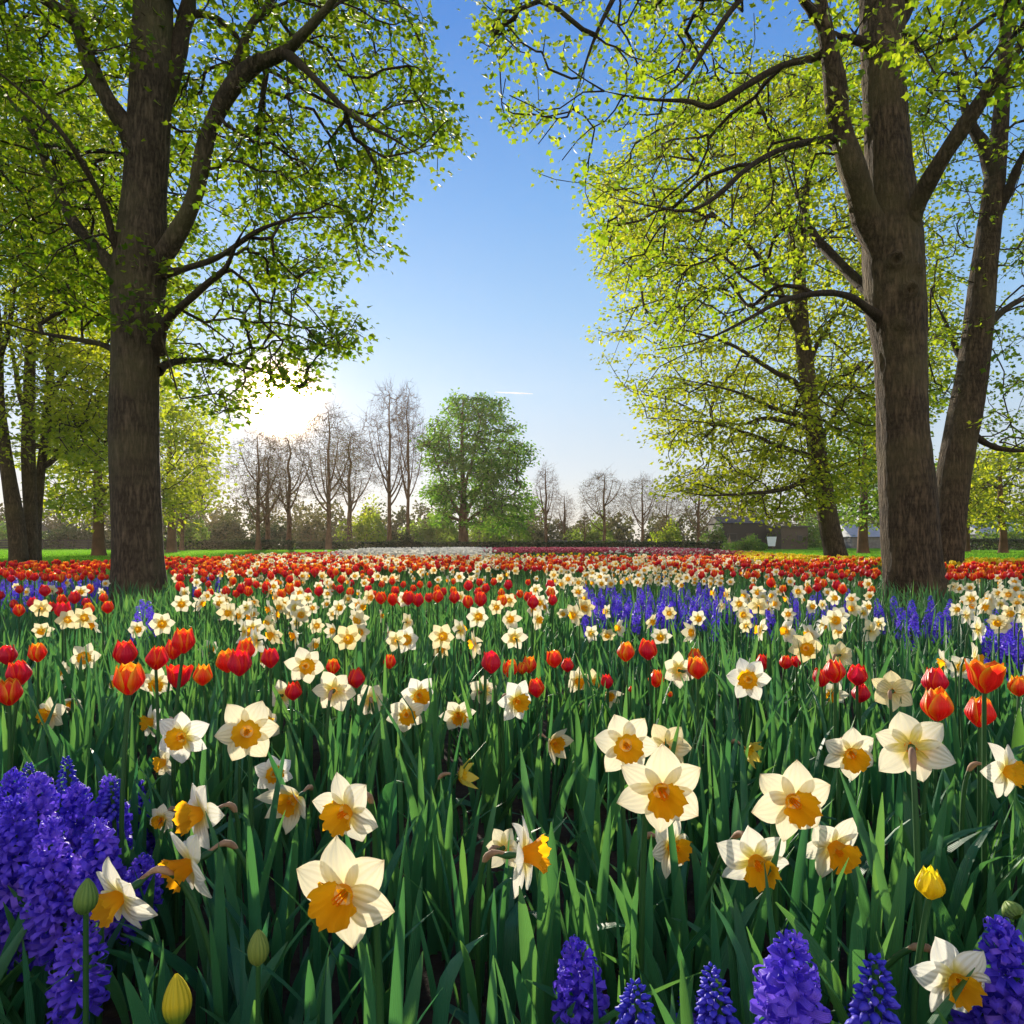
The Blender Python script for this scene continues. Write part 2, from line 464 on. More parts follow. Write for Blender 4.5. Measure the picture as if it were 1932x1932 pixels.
def grow(skel, attr, seg, alpha=.25, rise=.15, tip=.006, expo=.42, wob=.12):
    """twigs from the skeleton polylines out to every attractor. Returns segments and the twig ends"""
    S = np.vstack(skel)
    par0 = np.concatenate([np.vstack([np.gradient(s, axis=0)]) for s in skel])
    cap = len(S) + len(attr) * 40
    Pn = np.zeros((cap, 3)); L = np.zeros(cap); D = np.zeros((cap, 3)); par = np.full(cap, -1)
    n0 = n = len(S)
    Pn[:n] = S; D[:n] = par0 / (np.linalg.norm(par0, axis=1)[:, None] + 1e-9)
    dist = np.array([np.min(np.sum((S - a)**2, 1)) for a in attr])
    ends = []
    for a in attr[np.argsort(dist)]:
        dv = a - Pn[:n]; dd = np.sqrt(np.sum(dv*dv, 1))
        cosang = np.sum(dv*D[:n], 1) / (dd + 1e-9)
        cost = dd * (1.25 - .35*cosang) + alpha * L[:n]
        j = int(np.argmin(cost)); dist_j = dd[j]
        p0 = Pn[j]; dirp = D[j]
        m = int(min(30, max(2, round(dist_j / seg))))
        ctrl = p0 + dirp * dist_j * .35 + np.array((0, 0, rise * dist_j)) + rng.normal(0, .08*dist_j, 3)
        t = np.linspace(0, 1, m + 1)[1:, None]
        pts = (1-t)**2*p0 + 2*t*(1-t)*ctrl + t*t*a
        pts[:-1] += rng.normal(0, wob * seg, (m-1, 3)) if m > 1 else 0
        prev = j
        for p in pts:
            Pn[n] = p; par[n] = prev
            e = p - Pn[prev]; le = np.linalg.norm(e) + 1e-9
            L[n] = L[prev] + le; D[n] = e / le
            prev = n; n += 1
        ends.append(prev)
    cnt = np.zeros(n); cnt[ends] = 1
    for i in range(n-1, n0-1, -1):
        cnt[par[i]] += cnt[i]
    rad = tip * np.maximum(cnt, 1)**expo
    idx = np.arange(n0, n)
    r1 = rad[idx]; r0 = np.minimum(rad[par[idx]], r1*1.35)
    return (Pn[par[idx]], Pn[idx], r0, r1), Pn[ends], D[ends], (Pn[n0:n], D[n0:n], cnt[n0:n])

def seg_geo(segs, k=5):
    p0, p1, r0, r1 = segs
    d = p1 - p0; ln = np.linalg.norm(d, axis=1)[:, None] + 1e-9; d = d/ln
    p1 = p1 + d * np.minimum(r1, .25*ln[:, 0])[:, None] * .5
    ref = np.where(np.abs(d[:, 2:3]) < .9, np.array([[0, 0, 1.0]]), np.array([[1.0, 0, 0]]))
    n = np.cross(d, ref); n /= np.linalg.norm(n, axis=1)[:, None]; b = np.cross(d, n)
    a = np.arange(k)*2*np.pi/k
    ring = np.cos(a)[None, :, None]*n[:, None] + np.sin(a)[None, :, None]*b[:, None]
    V = np.concatenate([p0[:, None] + ring*r0[:, None, None], p1[:, None] + ring*r1[:, None, None]], 1)
    i = np.arange(k); q = np.stack([i, (i+1) % k, k+(i+1) % k, k+i], -1)
    Q = (q[None] + (np.arange(len(p0))*2*k)[:, None, None]).reshape(-1, 4)
    return Geo().add(V.reshape(-1, 3), Q)

LEAF3 = (np.array([(0,0,0),(-.30,.18,.05),(-.55,.48,.12),(-.24,.58,.05),(0,1,-.06),(.24,.58,.05),(.55,.48,.12),(.30,.18,.05),(0,.45,0)]),
         np.array([(0,8,1),(1,8,2),(2,8,3),(3,8,4),(4,8,5),(5,8,6),(6,8,7),(7,8,0)]))
LEAF2 = (np.array([(0,0,0),(-.42,.45,.10),(0,1,-.08),(.42,.45,.10)]), np.array([(0,2,1),(0,3,2)]))

def leaf_geo(C_, D_, N_, size, tmpl, rnd):
    V0, T0 = tmpl
    D_ = D_/(np.linalg.norm(D_, axis=1)[:, None]+1e-9)
    N_ = N_ - D_*np.sum(N_*D_, 1)[:, None]; N_ /= np.linalg.norm(N_, axis=1)[:, None]+1e-9
    X_ = np.cross(D_, N_)
    V = C_[:, None] + size[:, None, None]*(V0[None, :, 0:1]*X_[:, None] + V0[None, :, 1:2]*D_[:, None] + V0[None, :, 2:3]*N_[:, None])
    k = len(V0)
    T = (T0[None] + (np.arange(len(C_))*k)[:, None, None]).reshape(-1, 3)
    return Geo().add(V.reshape(-1, 3), None, T, rnd=np.repeat(rnd, k))

def foliage(ends, dirs, per, spread_, size, tmpl, flat=.38, droop=.35, bias=None):
    n = len(ends)*per
    c = np.repeat(ends, per, 0); d = np.repeat(dirs, per, 0)
    off = rng.normal(0, 1, (n, 3))*spread_*np.array((1, 1, flat))
    back = rng.uniform(-1.3, .5, n)[:, None]*spread_*d
    c = c + off + back
    out = off*np.array((1, 1, .3)); out /= np.linalg.norm(out, axis=1)[:, None]+1e-9
    dd = out*1.0 + d*.5 + rng.normal(0, .35, (n, 3)) - np.array((0, 0, droop))
    nn = np.array((0, 0, 1.0)) + rng.normal(0, .55, (n, 3))
    clump = np.repeat(rng.random(len(ends)), per)
    rnd = np.clip(.5*clump + .5*rng.random(n), 0, 1)
    if bias is not None: rnd = np.clip(rnd + bias(c), 0, 1)
    return leaf_geo(c, dd, nn, size*rng.uniform(.55, 1.25, n), tmpl, rnd)

def trunk_geo(pts, n, k=44, flare=.35, rough=.06, seed=0.0, knots=(), lobes=5):
    """bark-covered trunk through rows (x, y, z, radius)"""
    q = smooth_line(pts, n); c, r = q[:, :3], q[:, 3]
    _, nn, bb = frames(c)
    a = np.arange(k)*2*np.pi/k
    ring = np.cos(a)[None, :, None]*nn[:, None] + np.sin(a)[None, :, None]*bb[:, None]
    z = np.linalg.norm(np.cumsum(np.vstack([[0, 0, 0], np.diff(c, axis=0)]), 0), axis=1)
    rr = np.repeat(r[:, None], k, 1)
    fl = flare*np.exp(-np.maximum(z, 0)/.32)[:, None]
    rr = rr*(1 + fl*(1 + .55*np.cos(lobes*a + seed*3)[None, :]))
    pos = c[:, None] + ring*rr[..., None]
    nz = np.zeros_like(rr)
    for i in range(n):
        for j in range(k):
            p = pos[i, j]
            nz[i, j] = (noise.noise(Vector((p[0]*2.2, p[1]*2.2, p[2]*.8+seed)))*.55 +
                        noise.noise(Vector((p[0]*9, p[1]*9, p[2]*2.0+seed)))*.28 +
                        noise.noise(Vector((p[0]*26, p[1]*26, p[2]*8.0+seed)))*.17)
    rr = rr*(1 + rough*2.0*nz)
    V = c[:, None] + ring*rr[..., None]
    for (kp, kr, kh) in knots:                  # branch scars: raised ring with a hollow
        d = np.linalg.norm(V - np.asarray(kp), axis=2)/kr
        bump = kh*(1.3*np.exp(-((d-.75)/.30)**2) - .9*np.exp(-(d/.42)**2))
        V = V + ring*bump[..., None]
    return Geo().add(V.reshape(-1, 3), grid_quads(n, k, True))

def pix_line(rows, d0):
    """rows of (u, v, width px, depth offset) -> x, y, z, radius"""
    out = []
    for u, v, w, dz in rows:
        d = d0 + dz
        out.append((*P(u, v, d), w/2*d/F/math.sqrt(1+((u-966)/F)**2)))
    return np.array(out)

def limb_geo(line, n=26, k=14, seed=0.0):
    q = smooth_line(line, n)
    q[:, 3] *= 1 + .06*np.sin(np.arange(n)*1.3+seed)
    q[:, 3] *= np.interp(np.linspace(0, 1, n), [0, .55, 1], [1, 1, .28])
    c = q[:, :3].copy()
    jit = np.array([noise.noise_vector(Vector(p*1.4 + seed)) for p in c])*q[:, 3:4]*.6
    jit[0] = 0; c += jit
    return tube(c, np.maximum(q[:, 3], .004), k), c

def big_tree(name, label, base, trunk_rows, d0, limbs, poly, n_attr, drange, per, spr, size, tmpl, lmat, bmat,
             seg=.3, alpha=.22, rough=.06, knots=(), seed=0., flare=.35, group=None, nk=(90, 44), bias=None, clump=.8, tip=.006, extra_attr=None, droop=.35, lobes=5, expo=.42, twigk=5):
    root = bpy.data.objects.new(name, None); COL.objects.link(root)
    root.location = base; tag(root, label, 'tree', group)
    b = np.asarray(base, float)
    skel = []
    tl = pix_line(trunk_rows, d0)
    first = True
    tg = Geo()
    if trunk_rows:
        tg = trunk_geo(tl, nk[0], nk[1], flare, rough, seed, [( P(u, v, d0-.3), kr, kh) for u, v, kr, kh in knots], lobes)
        tg.V = [x - b for x in tg.V]
        link('trunk', tg.mesh('trunk', bmat), root)
        up = smooth_line(tl, 30)[:, :3]; skel.append(up[12:])
    for i, rows in enumerate(limbs):
        ln = pix_line(rows, d0)
        lg, c = limb_geo(ln, seed=seed+i*7.7)
        lg.V = [x - b for x in lg.V]
        link('limb', lg.mesh('limb', M['bark_limb'] if ln[0][3] < .12 else bmat), root)
        skel.append(c[4:])
    att = poly_points(poly, n_attr, *drange, clump=clump)
    if extra_attr is not None: att = np.vstack([att, extra_attr])
    segs, ends, dirs, allnodes = grow(skel, att, seg, alpha, tip=tip, expo=expo)
    bg_ = seg_geo(segs, twigk); bg_.V = [x - b for x in bg_.V]
    link('branches', bg_.mesh('branches', M['bark_limb']), root)
    lf = foliage(ends, dirs, per, spr, size, tmpl, bias=bias, droop=droop)
    # leaves along the thinner twigs too
    pn, dn, cn = allnodes
    sel = np.where(cn <= 3)[0]; sel = sel[rng.random(len(sel)) < .35]
    if len(sel): lf.merge(foliage(pn[sel], dn[sel], max(1, per//4), spr*.6, size, tmpl, bias=bias, droop=droop))
    lf.V = [x - b for x in lf.V]
    link('crown', lf.mesh('crown', lmat, smooth=False), root)
    return root

# --- the near tree at the left
DL = 7.7
LT_trunk = [(262,1185,112,0),(262,1150,110,0),(260,1080,100,0),(258,1000,97,0),(255,900,97,0),(252,800,100,0),(255,700,96,0),(258,620,97,0),(262,540,108,0),
            (268,460,104,0),(272,380,88,0),(278,280,84,0),(285,150,82,0),(290,0,78,.1),(296,-200,66,.2),(300,-500,46,.4),(305,-800,20,.5)]
LT_limbs = [
 [(290,520,50,0),(318,480,42,-.1),(345,430,36,-.2),(362,380,34,-.3),(378,310,33,-.4),(395,245,33,-.4),(425,180,34,-.5),(475,120,34,-.6),(530,98,30,-.7),(580,55,27,-.9),(640,-20,24,-1.1),(720,-160,18,-1.4),(800,-330,9,-1.6)],
 [(240,545,46,0),(212,510,34,.1),(170,455,26,.2),(132,405,24,.4),(108,355,22,.5),(85,300,20,.6),(55,240,18,.7),(25,195,17,.8),(-30,130,15,1.0),(-120,40,10,1.2)],
 [(250,505,30,0),(222,470,18,-.2),(195,385,14,-.4),(165,325,13,-.6),(130,270,12,-.8),(75,205,11,-.9),(20,155,10,-1.0),(-60,90,7,-1.2)],
 [(265,290,52,0),(238,238,40,-.1),(205,185,34,-.2),(172,110,32,-.2),(150,50,30,-.3),(130,0,28,-.3),(110,-90,22,-.5),(80,-220,14,-.7)],
 [(150,52,28,-.3),(120,25,26,-.4),(85,0,22,-.5),(30,-40,16,-.7),(-60,-110,10,-1)],
 [(290,230,44,0),(320,140,38,.1),(342,60,34,.2),(360,0,30,.3),(385,-120,22,.4),(420,-300,10,.6)],
 [(335,70,28,.2),(360,28,16,.3),(400,30,14,.4),(440,60,13,.5),(465,100,11,.6),(500,130,8,.7)],
 [(298,665,30,0),(312,612,20,-.2),(345,575,16,-.4),(390,535,14,-.7),(425,505,13,-.9),(448,455,10,-1.1),(470,420,7,-1.3)],
 [(298,700,24,0),(315,690,17,.2),(345,682,13,.5),(395,680,11,.8),(450,690,9,1.1),(520,708,7,1.4),(570,735,5,1.6)],
 [(305,520,20,0),(345,510,14,-.3),(420,480,11,-.7),(500,430,9,-1.1),(560,412,7,-1.4),(640,410,5,-1.7)],
 [(535,100,22,-.7),(590,145,13,-.9),(640,195,11,-1.0),(690,235,9,-1.1),(740,262,8,-1.2),(800,300,5,-1.3)],
 [(240,690,22,0),(208,655,13,.3),(150,640,11,.5),(70,628,9,.8),(-20,600,7,1.0)],
 [(425,185,18,-.5),(470,60,16,-.3),(500,20,14,-.2),(530,-40,11,0),(560,-150,7,.2)],
]
LT_poly = [(-350,-450),(700,-450),(770,-60),(800,20),(815,105),(845,180),(866,270),(838,335),(775,330),(742,385),(735,440),(752,492),(655,505),(620,548),
           (690,600),(722,632),(650,665),(640,705),(590,735),(500,745),(480,775),(440,805),(405,790),(330,745),(300,700),(300,600),(200,640),(100,560),(0,560),(-350,540)]
base_l = P(262, 1150, DL); base_l[2] = 0
LT = big_tree('broadleaf_tree', 'tall grey-brown tree beside the sun glow, with blue flowers at its foot', base_l, LT_trunk, DL, LT_limbs, LT_poly, 3000, (6.9, 11.6),
              16, .12, .080, LEAF3, M['leaf_left'], M['bark_near'], clump=.5, seg=.26, seed=3.1, nk=(200, 84), rough=.05, flare=.5, tip=.0054)

# --- the near tree at the right
DR = 7.6
RT_trunk = [(1728,1185,150,0),(1727,1150,122,0),(1722,1080,114,0),(1716,1000,110,0),(1710,900,106,0),(1704,800,102,0),(1700,720,100,0),(1696,650,104,0),(1690,590,116,0),
            (1686,520,116,0),(1684,450,112,0),(1682,390,100,0),(1676,300,92,0),(1670,200,88,0),(1665,100,86,0),(1662,0,84,.1),(1655,-200,66,.2),(1650,-500,44,.3),(1640,-800,18,.4)]
RT_limbs = [
 [(1672,520,70,0),(1652,450,62,-.1),(1628,385,56,-.2),(1604,310,50,-.3),(1585,230,46,-.3),(1570,150,43,-.4),(1556,70,40,-.5),(1546,0,36,-.6),(1530,-120,28,-.8),(1500,-300,16,-1.1)],
 [(1700,480,60,0),(1718,420,46,-.2),(1748,360,38,-.4),(1782,300,36,-.6),(1825,235,35,-.8),(1868,165,36,-1.0),(1910,105,36,-1.2),(1960,40,30,-1.4),(2060,-90,20,-1.8)],
 [(1670,580,40,0),(1640,548,26,.3),(1605,515,21,.6),(1565,478,19,.9),(1538,445,18,1.1),(1520,405,17,1.3),(1505,375,14,1.5),(1480,300,9,1.8)],
 [(1670,600,32,0),(1632,580,18,-.3),(1600,560,14,-.6),(1560,552,13,-.9),(1510,558,12,-1.1),(1460,575,11,-1.3),(1400,608,9,-1.5),(1320,645,7,-1.7),(1240,660,5,-1.8)],
 [(1575,262,22,-.3),(1540,266,14,-.5),(1490,275,12,-.8),(1445,295,11,-1.0),(1405,322,10,-1.2),(1365,360,10,-1.4),(1320,390,9,-1.6),(1285,398,8,-1.7),(1220,388,6,-1.9),(1150,372,4,-2.0)],
 [(1560,100,22,-.4),(1525,112,14,-.4),(1480,122,13,-.5),(1440,140,13,-.6),(1400,165,13,-.7),(1365,190,13,-.8),(1335,202,12,-.8),(1300,190,11,-.9),(1240,188,9,-.9),(1190,182,8,-1.0),(1140,172,5,-1.0)],
 [(1556,60,20,-.5),(1530,20,18,-.6),(1500,-20,16,-.8),(1440,-90,12,-1.0)],
 [(1660,100,30,0),(1625,78,20,-.1),(1590,72,18,-.2),(1575,60,16,-.2)],
 [(1690,60,30,0),(1730,-20,26,.4),(1790,-120,20,.8)],
 [(1440,-60,14,-.4),(1380,20,11,-.6),(1330,90,9,-.7),(1290,150,8,-.8),(1240,190,5,-.9)],
 [(1250,-150,12,-.5),(1190,-60,10,-.5),(1150,10,9,-.5),(1115,90,8,-.5),(1080,200,6,-.4)],
]
RT_poly = [(870,-300),(1300,-480),(2300,-480),(2300,260),(1932,190),(1800,190),(1700,180),(1640,240),(1540,330),(1500,540),(1400,640),(1280,670),(1180,560),(1110,470),(1085,380),
           (1065,335),(1010,330),(1020,300),(960,240),(940,180),(905,100)]
base_r = P(1725, 1150, DR); base_r[2] = 0
knots = [(1668,640,.10,.05),(1692,490,.085,.045),(1716,548,.085,.045),(1705,612,.07,.035),(1684,780,.085,.045),(1735,505,.06,.03),(1645,590,.07,.04)]
RT = big_tree('broadleaf_tree', 'thick tree with branch scars on its trunk, violet hyacinths at its foot', base_r, RT_trunk, DR, RT_limbs, RT_poly, 1300, (6.6, 10.6),
              15, .11, .071, LEAF3, M['leaf_right'], M['bark_right'], seg=.26, seed=9.4, nk=(240, 96), rough=.075, flare=.45, knots=knots, tip=.0052, clump=.95,
              extra_attr=poly_points([(1690,-80),(2050,-80),(2050,190),(1932,165),(1800,175),(1740,150),(1690,90)], 60, 4.9, 5.9, clump=.3))

# --- leaning stem behind the near right tree
BR_trunk = [(1772,1125,80,0),(1778,1080,70,0),(1788,1000,68,0),(1798,900,68,0),(1810,830,70,0),(1826,750,68,0),(1838,680,64,0),(1848,600,60,0),(1855,520,54,0),(1866,430,48,0),(1876,350,44,0),(1882,290,38,.1),(1890,200,32,.2),(1895,100,26,.3),(1905,-80,18,.4),(1915,-300,8,.6)]
BR_limbs = [
 [(1876,350,36,0),(1858,285,30,.1),(1835,240,22,.1),(1815,180,16,.2),(1800,120,12,.3),(1770,20,8,.4)],
 [(1866,440,26,0),(1890,380,22,-.1),(1920,310,20,-.3),(1960,240,16,-.5)],
 [(1845,640,20,0),(1890,590,15,.3),(1932,565,12,.6),(2000,540,8,.9)],
 [(1836,700,18,0),(1805,660,12,.4),(1785,610,9,.7),(1760,560,6,1.0)],
 [(1815,800,20,0),(1860,835,14,.2),(1910,850,12,.4),(1990,850,9,.7)],
]
BR_poly = [(1700,60),(2250,-250),(2250,860),(2000,890),(1890,850),(1830,800),(1790,760),(1740,800),(1735,560),(1740,300)]
base_b = P(1774, 1105, 10.2); base_b[2] = 0
big_tree('broadleaf_tree', 'leaning brown tree close behind the thick scarred trunk', base_b, BR_trunk, 10.2, BR_limbs, BR_poly, 760, (9.7, 15),
         17, .14, .074, LEAF3, M['leaf_right'], M['bark_right'], seg=.32, seed=5.5, nk=(80, 40), rough=.06, tip=.0055)

# --- slim leaning tree in the middle distance
DM = 20.0
MT_trunk = [(1584,1075,50,0),(1578,1050,43,0),(1566,1000,40,0),(1556,940,38,0),(1546,880,36,0),(1534,800,34,0),(1524,720,32,0),(1516,650,30,0),(1510,590,29,0),(1508,530,26,0),(1510,470,20,0),(1518,400,15,0),(1524,330,12,0),(1528,250,9,.3),(1530,170,5,.5)]
MT_limbs = [
 [(1508,540,22,0),(1498,470,15,-.3),(1488,400,12,-.6),(1476,330,9,-.9),(1455,250,5,-1.2)],
 [(1510,500,16,0),(1482,430,11,.4),(1450,370,8,.8),(1400,300,5,1.4)],
 [(1512,640,16,0),(1475,560,13,-.6),(1440,500,11,-1.0),(1400,450,8,-1.4),(1340,400,5,-2)],
 [(1526,750,14,0),(1490,715,11,-.7),(1440,690,9,-1.3),(1380,650,7,-2),(1280,620,5,-2.8),(1180,600,3,-3.2)],
 [(1534,820,14,0),(1500,800,11,.7),(1450,790,9,1.3),(1390,800,7,1.8),(1320,780,5,2.3)],
 [(1540,870,13,0),(1500,850,10,-.8),(1455,838,9,-1.4),(1430,825,7,-1.7),(1350,800,5,-2.5),(1240,790,3,-3.2)],
 [(1546,905,13,0),(1510,910,10,-.9),(1470,925,9,-1.8),(1420,930,7,-2.5),(1340,935,5,-3.2),(1270,925,3,-3.8)],
 [(1540,850,12,0),(1565,800,9,.8),(1590,760,8,1.4),(1640,690,5,2.2)],
 [(1520,690,12,0),(1560,620,9,.5),(1600,560,7,1.0),(1660,480,5,1.6)],
 [(1512,600,12,0),(1460,600,9,1.2),(1400,570,7,2.0),(1300,520,4,3.0)],
 [(1530,790,11,0),(1460,770,8,-2),(1390,740,6,-3),(1260,710,4,-4)],
]
MT_poly = [(1120,330),(1280,200),(1420,120),(1600,80),(1760,200),(1790,500),(1790,700),(1690,880),(1660,920),(1540,960),(1450,985),(1385,985),(1375,960),(1300,940),(1240,935),(1235,890),(1290,870),(1225,830),
           (1200,780),(1225,750),(1165,735),(1150,690),(1112,650),(1130,590),(1165,560),(1118,470)]
base_m = P(1580, 1068, DM); base_m[2] = 0
big_tree('broadleaf_tree', 'slim leaning tree with a bright yellow-green crown standing among red tulips', base_m, MT_trunk, DM, MT_limbs, MT_poly, 2300, (17, 26.5),
         28, .25, .128, LEAF2, M['leaf_yellow'], M['bark_right'], seg=.6, seed=1.7, nk=(60, 28), rough=.05, tip=.010, clump=.75)

# --- the three-stemmed clump at the far left
DB = 21.0
for i, (rows, lims) in enumerate([
    ([(36,1078,40,0),(35,1040,38,0),(29,980,36,0),(15,890,30,0),(4,820,28,0),(-4,740,25,0),(-8,640,28,0),(-16,500,20,.2),(-24,350,12,.4),(-30,200,5,.6)],
     [[(5,800,16,0),(-30,720,12,.4),(-80,640,8,.8)], [(-4,700,14,0),(20,600,10,-.5),(35,500,7,-.9)]]),
    ([(57,1078,34,.6),(58,1040,30,.6),(58,980,27,.6),(54,890,29,.6),(53,820,27,.6),(55,740,24,.6),(58,640,21,.6),(60,520,18,.8),(62,380,12,1),(64,220,5,1.2)],
     [[(52,800,14,.6),(30,700,10,1.2),(10,600,7,1.8)], [(58,640,14,.6),(90,560,10,.2),(130,490,7,-.2)], [(62,840,14,.6),(110,850,11,1),(160,846,9,1.4),(210,856,6,1.8)]]),
    ([(69,1076,22,1.1),(69,1040,20,1.1),(70,980,19,1.1),(77,890,18,1.1),(85,820,18,1.1),(92,740,17,1.1),(98,650,15,1.1),(104,530,15,1.3),(110,380,9,1.5),(114,260,4,1.6)],
     [[(92,750,14,1.1),(130,700,10,1.5),(170,660,8,1.9),(215,620,5,2.3)], [(84,880,13,1.1),(120,850,11,1.3),(150,838,9,1.5),(200,832,7,1.8)], [(100,640,12,1.1),(140,560,8,.7),(180,480,5,.3)]]),
]):
    bb_ = P(rows[0][0], 1068, DB+rows[0][3]); bb_[2] = 0
    poly = [[(-350,150),(40,100),(90,400),(80,700),(40,860),(-60,900),(-350,880)],
            [(-40,100),(160,150),(220,400),(240,640),(210,880),(120,860),(60,820),(20,600)],
            [(40,250),(200,150),(330,380),(330,700),(225,900),(130,870),(90,750)]][i]
    big_tree('broadleaf_tree', ['thick outward-leaning stem beside the lawn, outermost of three close stems', 'upright middle stem of three close stems beside the lawn',
             'slimmest of three close stems beside the lawn, nearest the grey trunk'][i], bb_, rows, DB, lims, poly, 700, (17.5, 26),
             26, .30, .135, LEAF2, M['leaf_yellow'], M['bark_right'], seg=.7, seed=2.2+i*4, nk=(50, 24), rough=.05, tip=.010, flare=.12)

# --- smaller spring trees round the lawn
def small_tree(label, u, d, w, rows_v, poly, n, dr, per, spr, size, mat, limbs=(), seed=0., name='broadleaf_tree'):
    rows = [(u + (x if not np.isscalar(rv) else 0), v, ww, 0) for (x, v, ww) in rows_v for rv in ((x, v, ww),)]
    b = np.array(((u-966)/F*d, d, 0.0))
    rows = [(u, 1025 + .78*F/d, w*1.15, 0)] + rows
    return big_tree(name, label, b, rows, d, list(limbs), poly, n, dr, per, spr, size, LEAF2, mat, M['bark_far'], seg=max(.6, d*.028), seed=seed,
                    nk=(26, 12), rough=.04, tip=.00035*d, flare=.2, twigk=3)
small_tree('yellow-green tree on the lawn between the stem clump and the grey trunk', 186, 38, 24, [(0,1000,23),(0,940,20),(-2,880,15),(-5,820,9),(-5,760,3)],
           [(70,800),(170,740),(330,700),(400,790),(410,860),(395,960),(330,985),(240,975),(150,985),(95,960),(60,880)], 420, (33, 44), 24, .6, .26, M['leaf_yellow'], seed=1.)
small_tree('grey stem at the wood edge just beside the grey trunk', 324, 50, 18, [(0,1000,17),(-2,950,16),(-4,880,12),(-4,820,5)],
           [(290,760),(340,740),(385,800),(395,900),(380,960),(330,950),(290,900)], 120, (47, 55), 14, .6, .28, M['leaf_yellow'], seed=2.)
small_tree('dense dark green tree showing between the two leaning trunks', 1628, 46, 20, [(0,1000,19),(2,960,17),(2,900,12),(4,830,5)],
           [(1560,860),(1600,780),(1700,760),(1740,900),(1720,985),(1650,1000),(1590,985),(1560,930)], 260, (42, 52), 22, .7, .3, M['leaf_far'], seed=3.)
small_tree('stocky spring tree with a flared base on the lawn before a grey roof', 1893, 48, 17, [(0,1005,14),(-3,985,14),(-5,960,13),(-6,900,8),(-6,860,4)],
           [(1800,900),(1850,850),(1960,840),(2080,870),(2080,985),(1960,1000),(1905,985),(1840,985),(1800,960)], 300, (43, 54), 22, .7, .28, M['leaf_yellow'], seed=4.)
small_tree('slim dark-stemmed spring tree on the lawn behind the leaning brown tree', 1826, 54, 9, [(0,1005,8),(0,980,8),(2,940,6),(2,880,3)],
           [(1770,880),(1830,850),(1880,880),(1880,990),(1840,1000),(1780,985)], 160, (50, 59), 20, .7, .3, M['leaf_yellow'], seed=5.)
small_tree('pale-stemmed spring tree at the lawn edge, touching the leaning brown tree', 1810, 56, 7, [(0,1005,7),(0,960,6),(0,900,3)],
           [(1760,890),(1800,870),(1830,900),(1825,985),(1790,990),(1762,970)], 80, (53, 60), 18, .6, .3, M['leaf_far'], seed=6.)

# --- the large green tree at the end of the beds
GT_rows = [(875,1037,24,0),(874,1000,21,0),(874,975,20,0),(874,930,17,0),(872,870,13,0),(872,800,8,0),(874,750,3,0)]
GT_limbs = [[(874,978,15,0),(850,940,9,-1),(830,890,6,-2),(812,840,3,-2.5)], [(874,975,15,0),(900,930,10,1),(925,880,7,1.8),(945,830,3,2)], [(874,940,11,0),(855,880,8,.6),(845,820,5,1),(840,775,2,1.3)],
            [(874,930,11,0),(893,860,8,-.8),(905,800,5,-1.2),(912,760,2,-1.4)], [(876,985,11,0),(915,960,8,-2),(955,940,5,-3),(990,915,2,-3.5)], [(872,985,10,0),(840,970,7,2),(810,955,4,3)]]
GT_poly = [(795,830),(815,790),(835,785),(845,750),(868,736),(885,752),(905,738),(925,760),(945,752),(955,785),(980,800),(972,828),(1000,840),(1012,868),(985,885),(975,900),(1003,925),(1012,965),(990,1003),(930,1010),(890,995),(850,1002),(810,985),(830,960),(790,930),(820,905),(800,875)]
GT_limbs = [[(u, v, w*.62, z) for u, v, w, z in q] for q in GT_limbs]; GT_rows = [(u, v, w*(.62 if v < 970 else .85), z) for u, v, w, z in GT_rows]
gb = P(875, 1035, 80.0); gb[2] = 0
big_tree('broadleaf_tree', 'large round green tree in full leaf at the end of the white tulip bed', gb, GT_rows, 80.0, GT_limbs, GT_poly, 1300, (74, 86), 15, .52, .36, LEAF2,
         M['leaf_round'], M['bark_far'], seg=1.6, seed=8.8, nk=(30, 14), rough=.04, tip=.024, flare=.25, twigk=3, clump=.8)

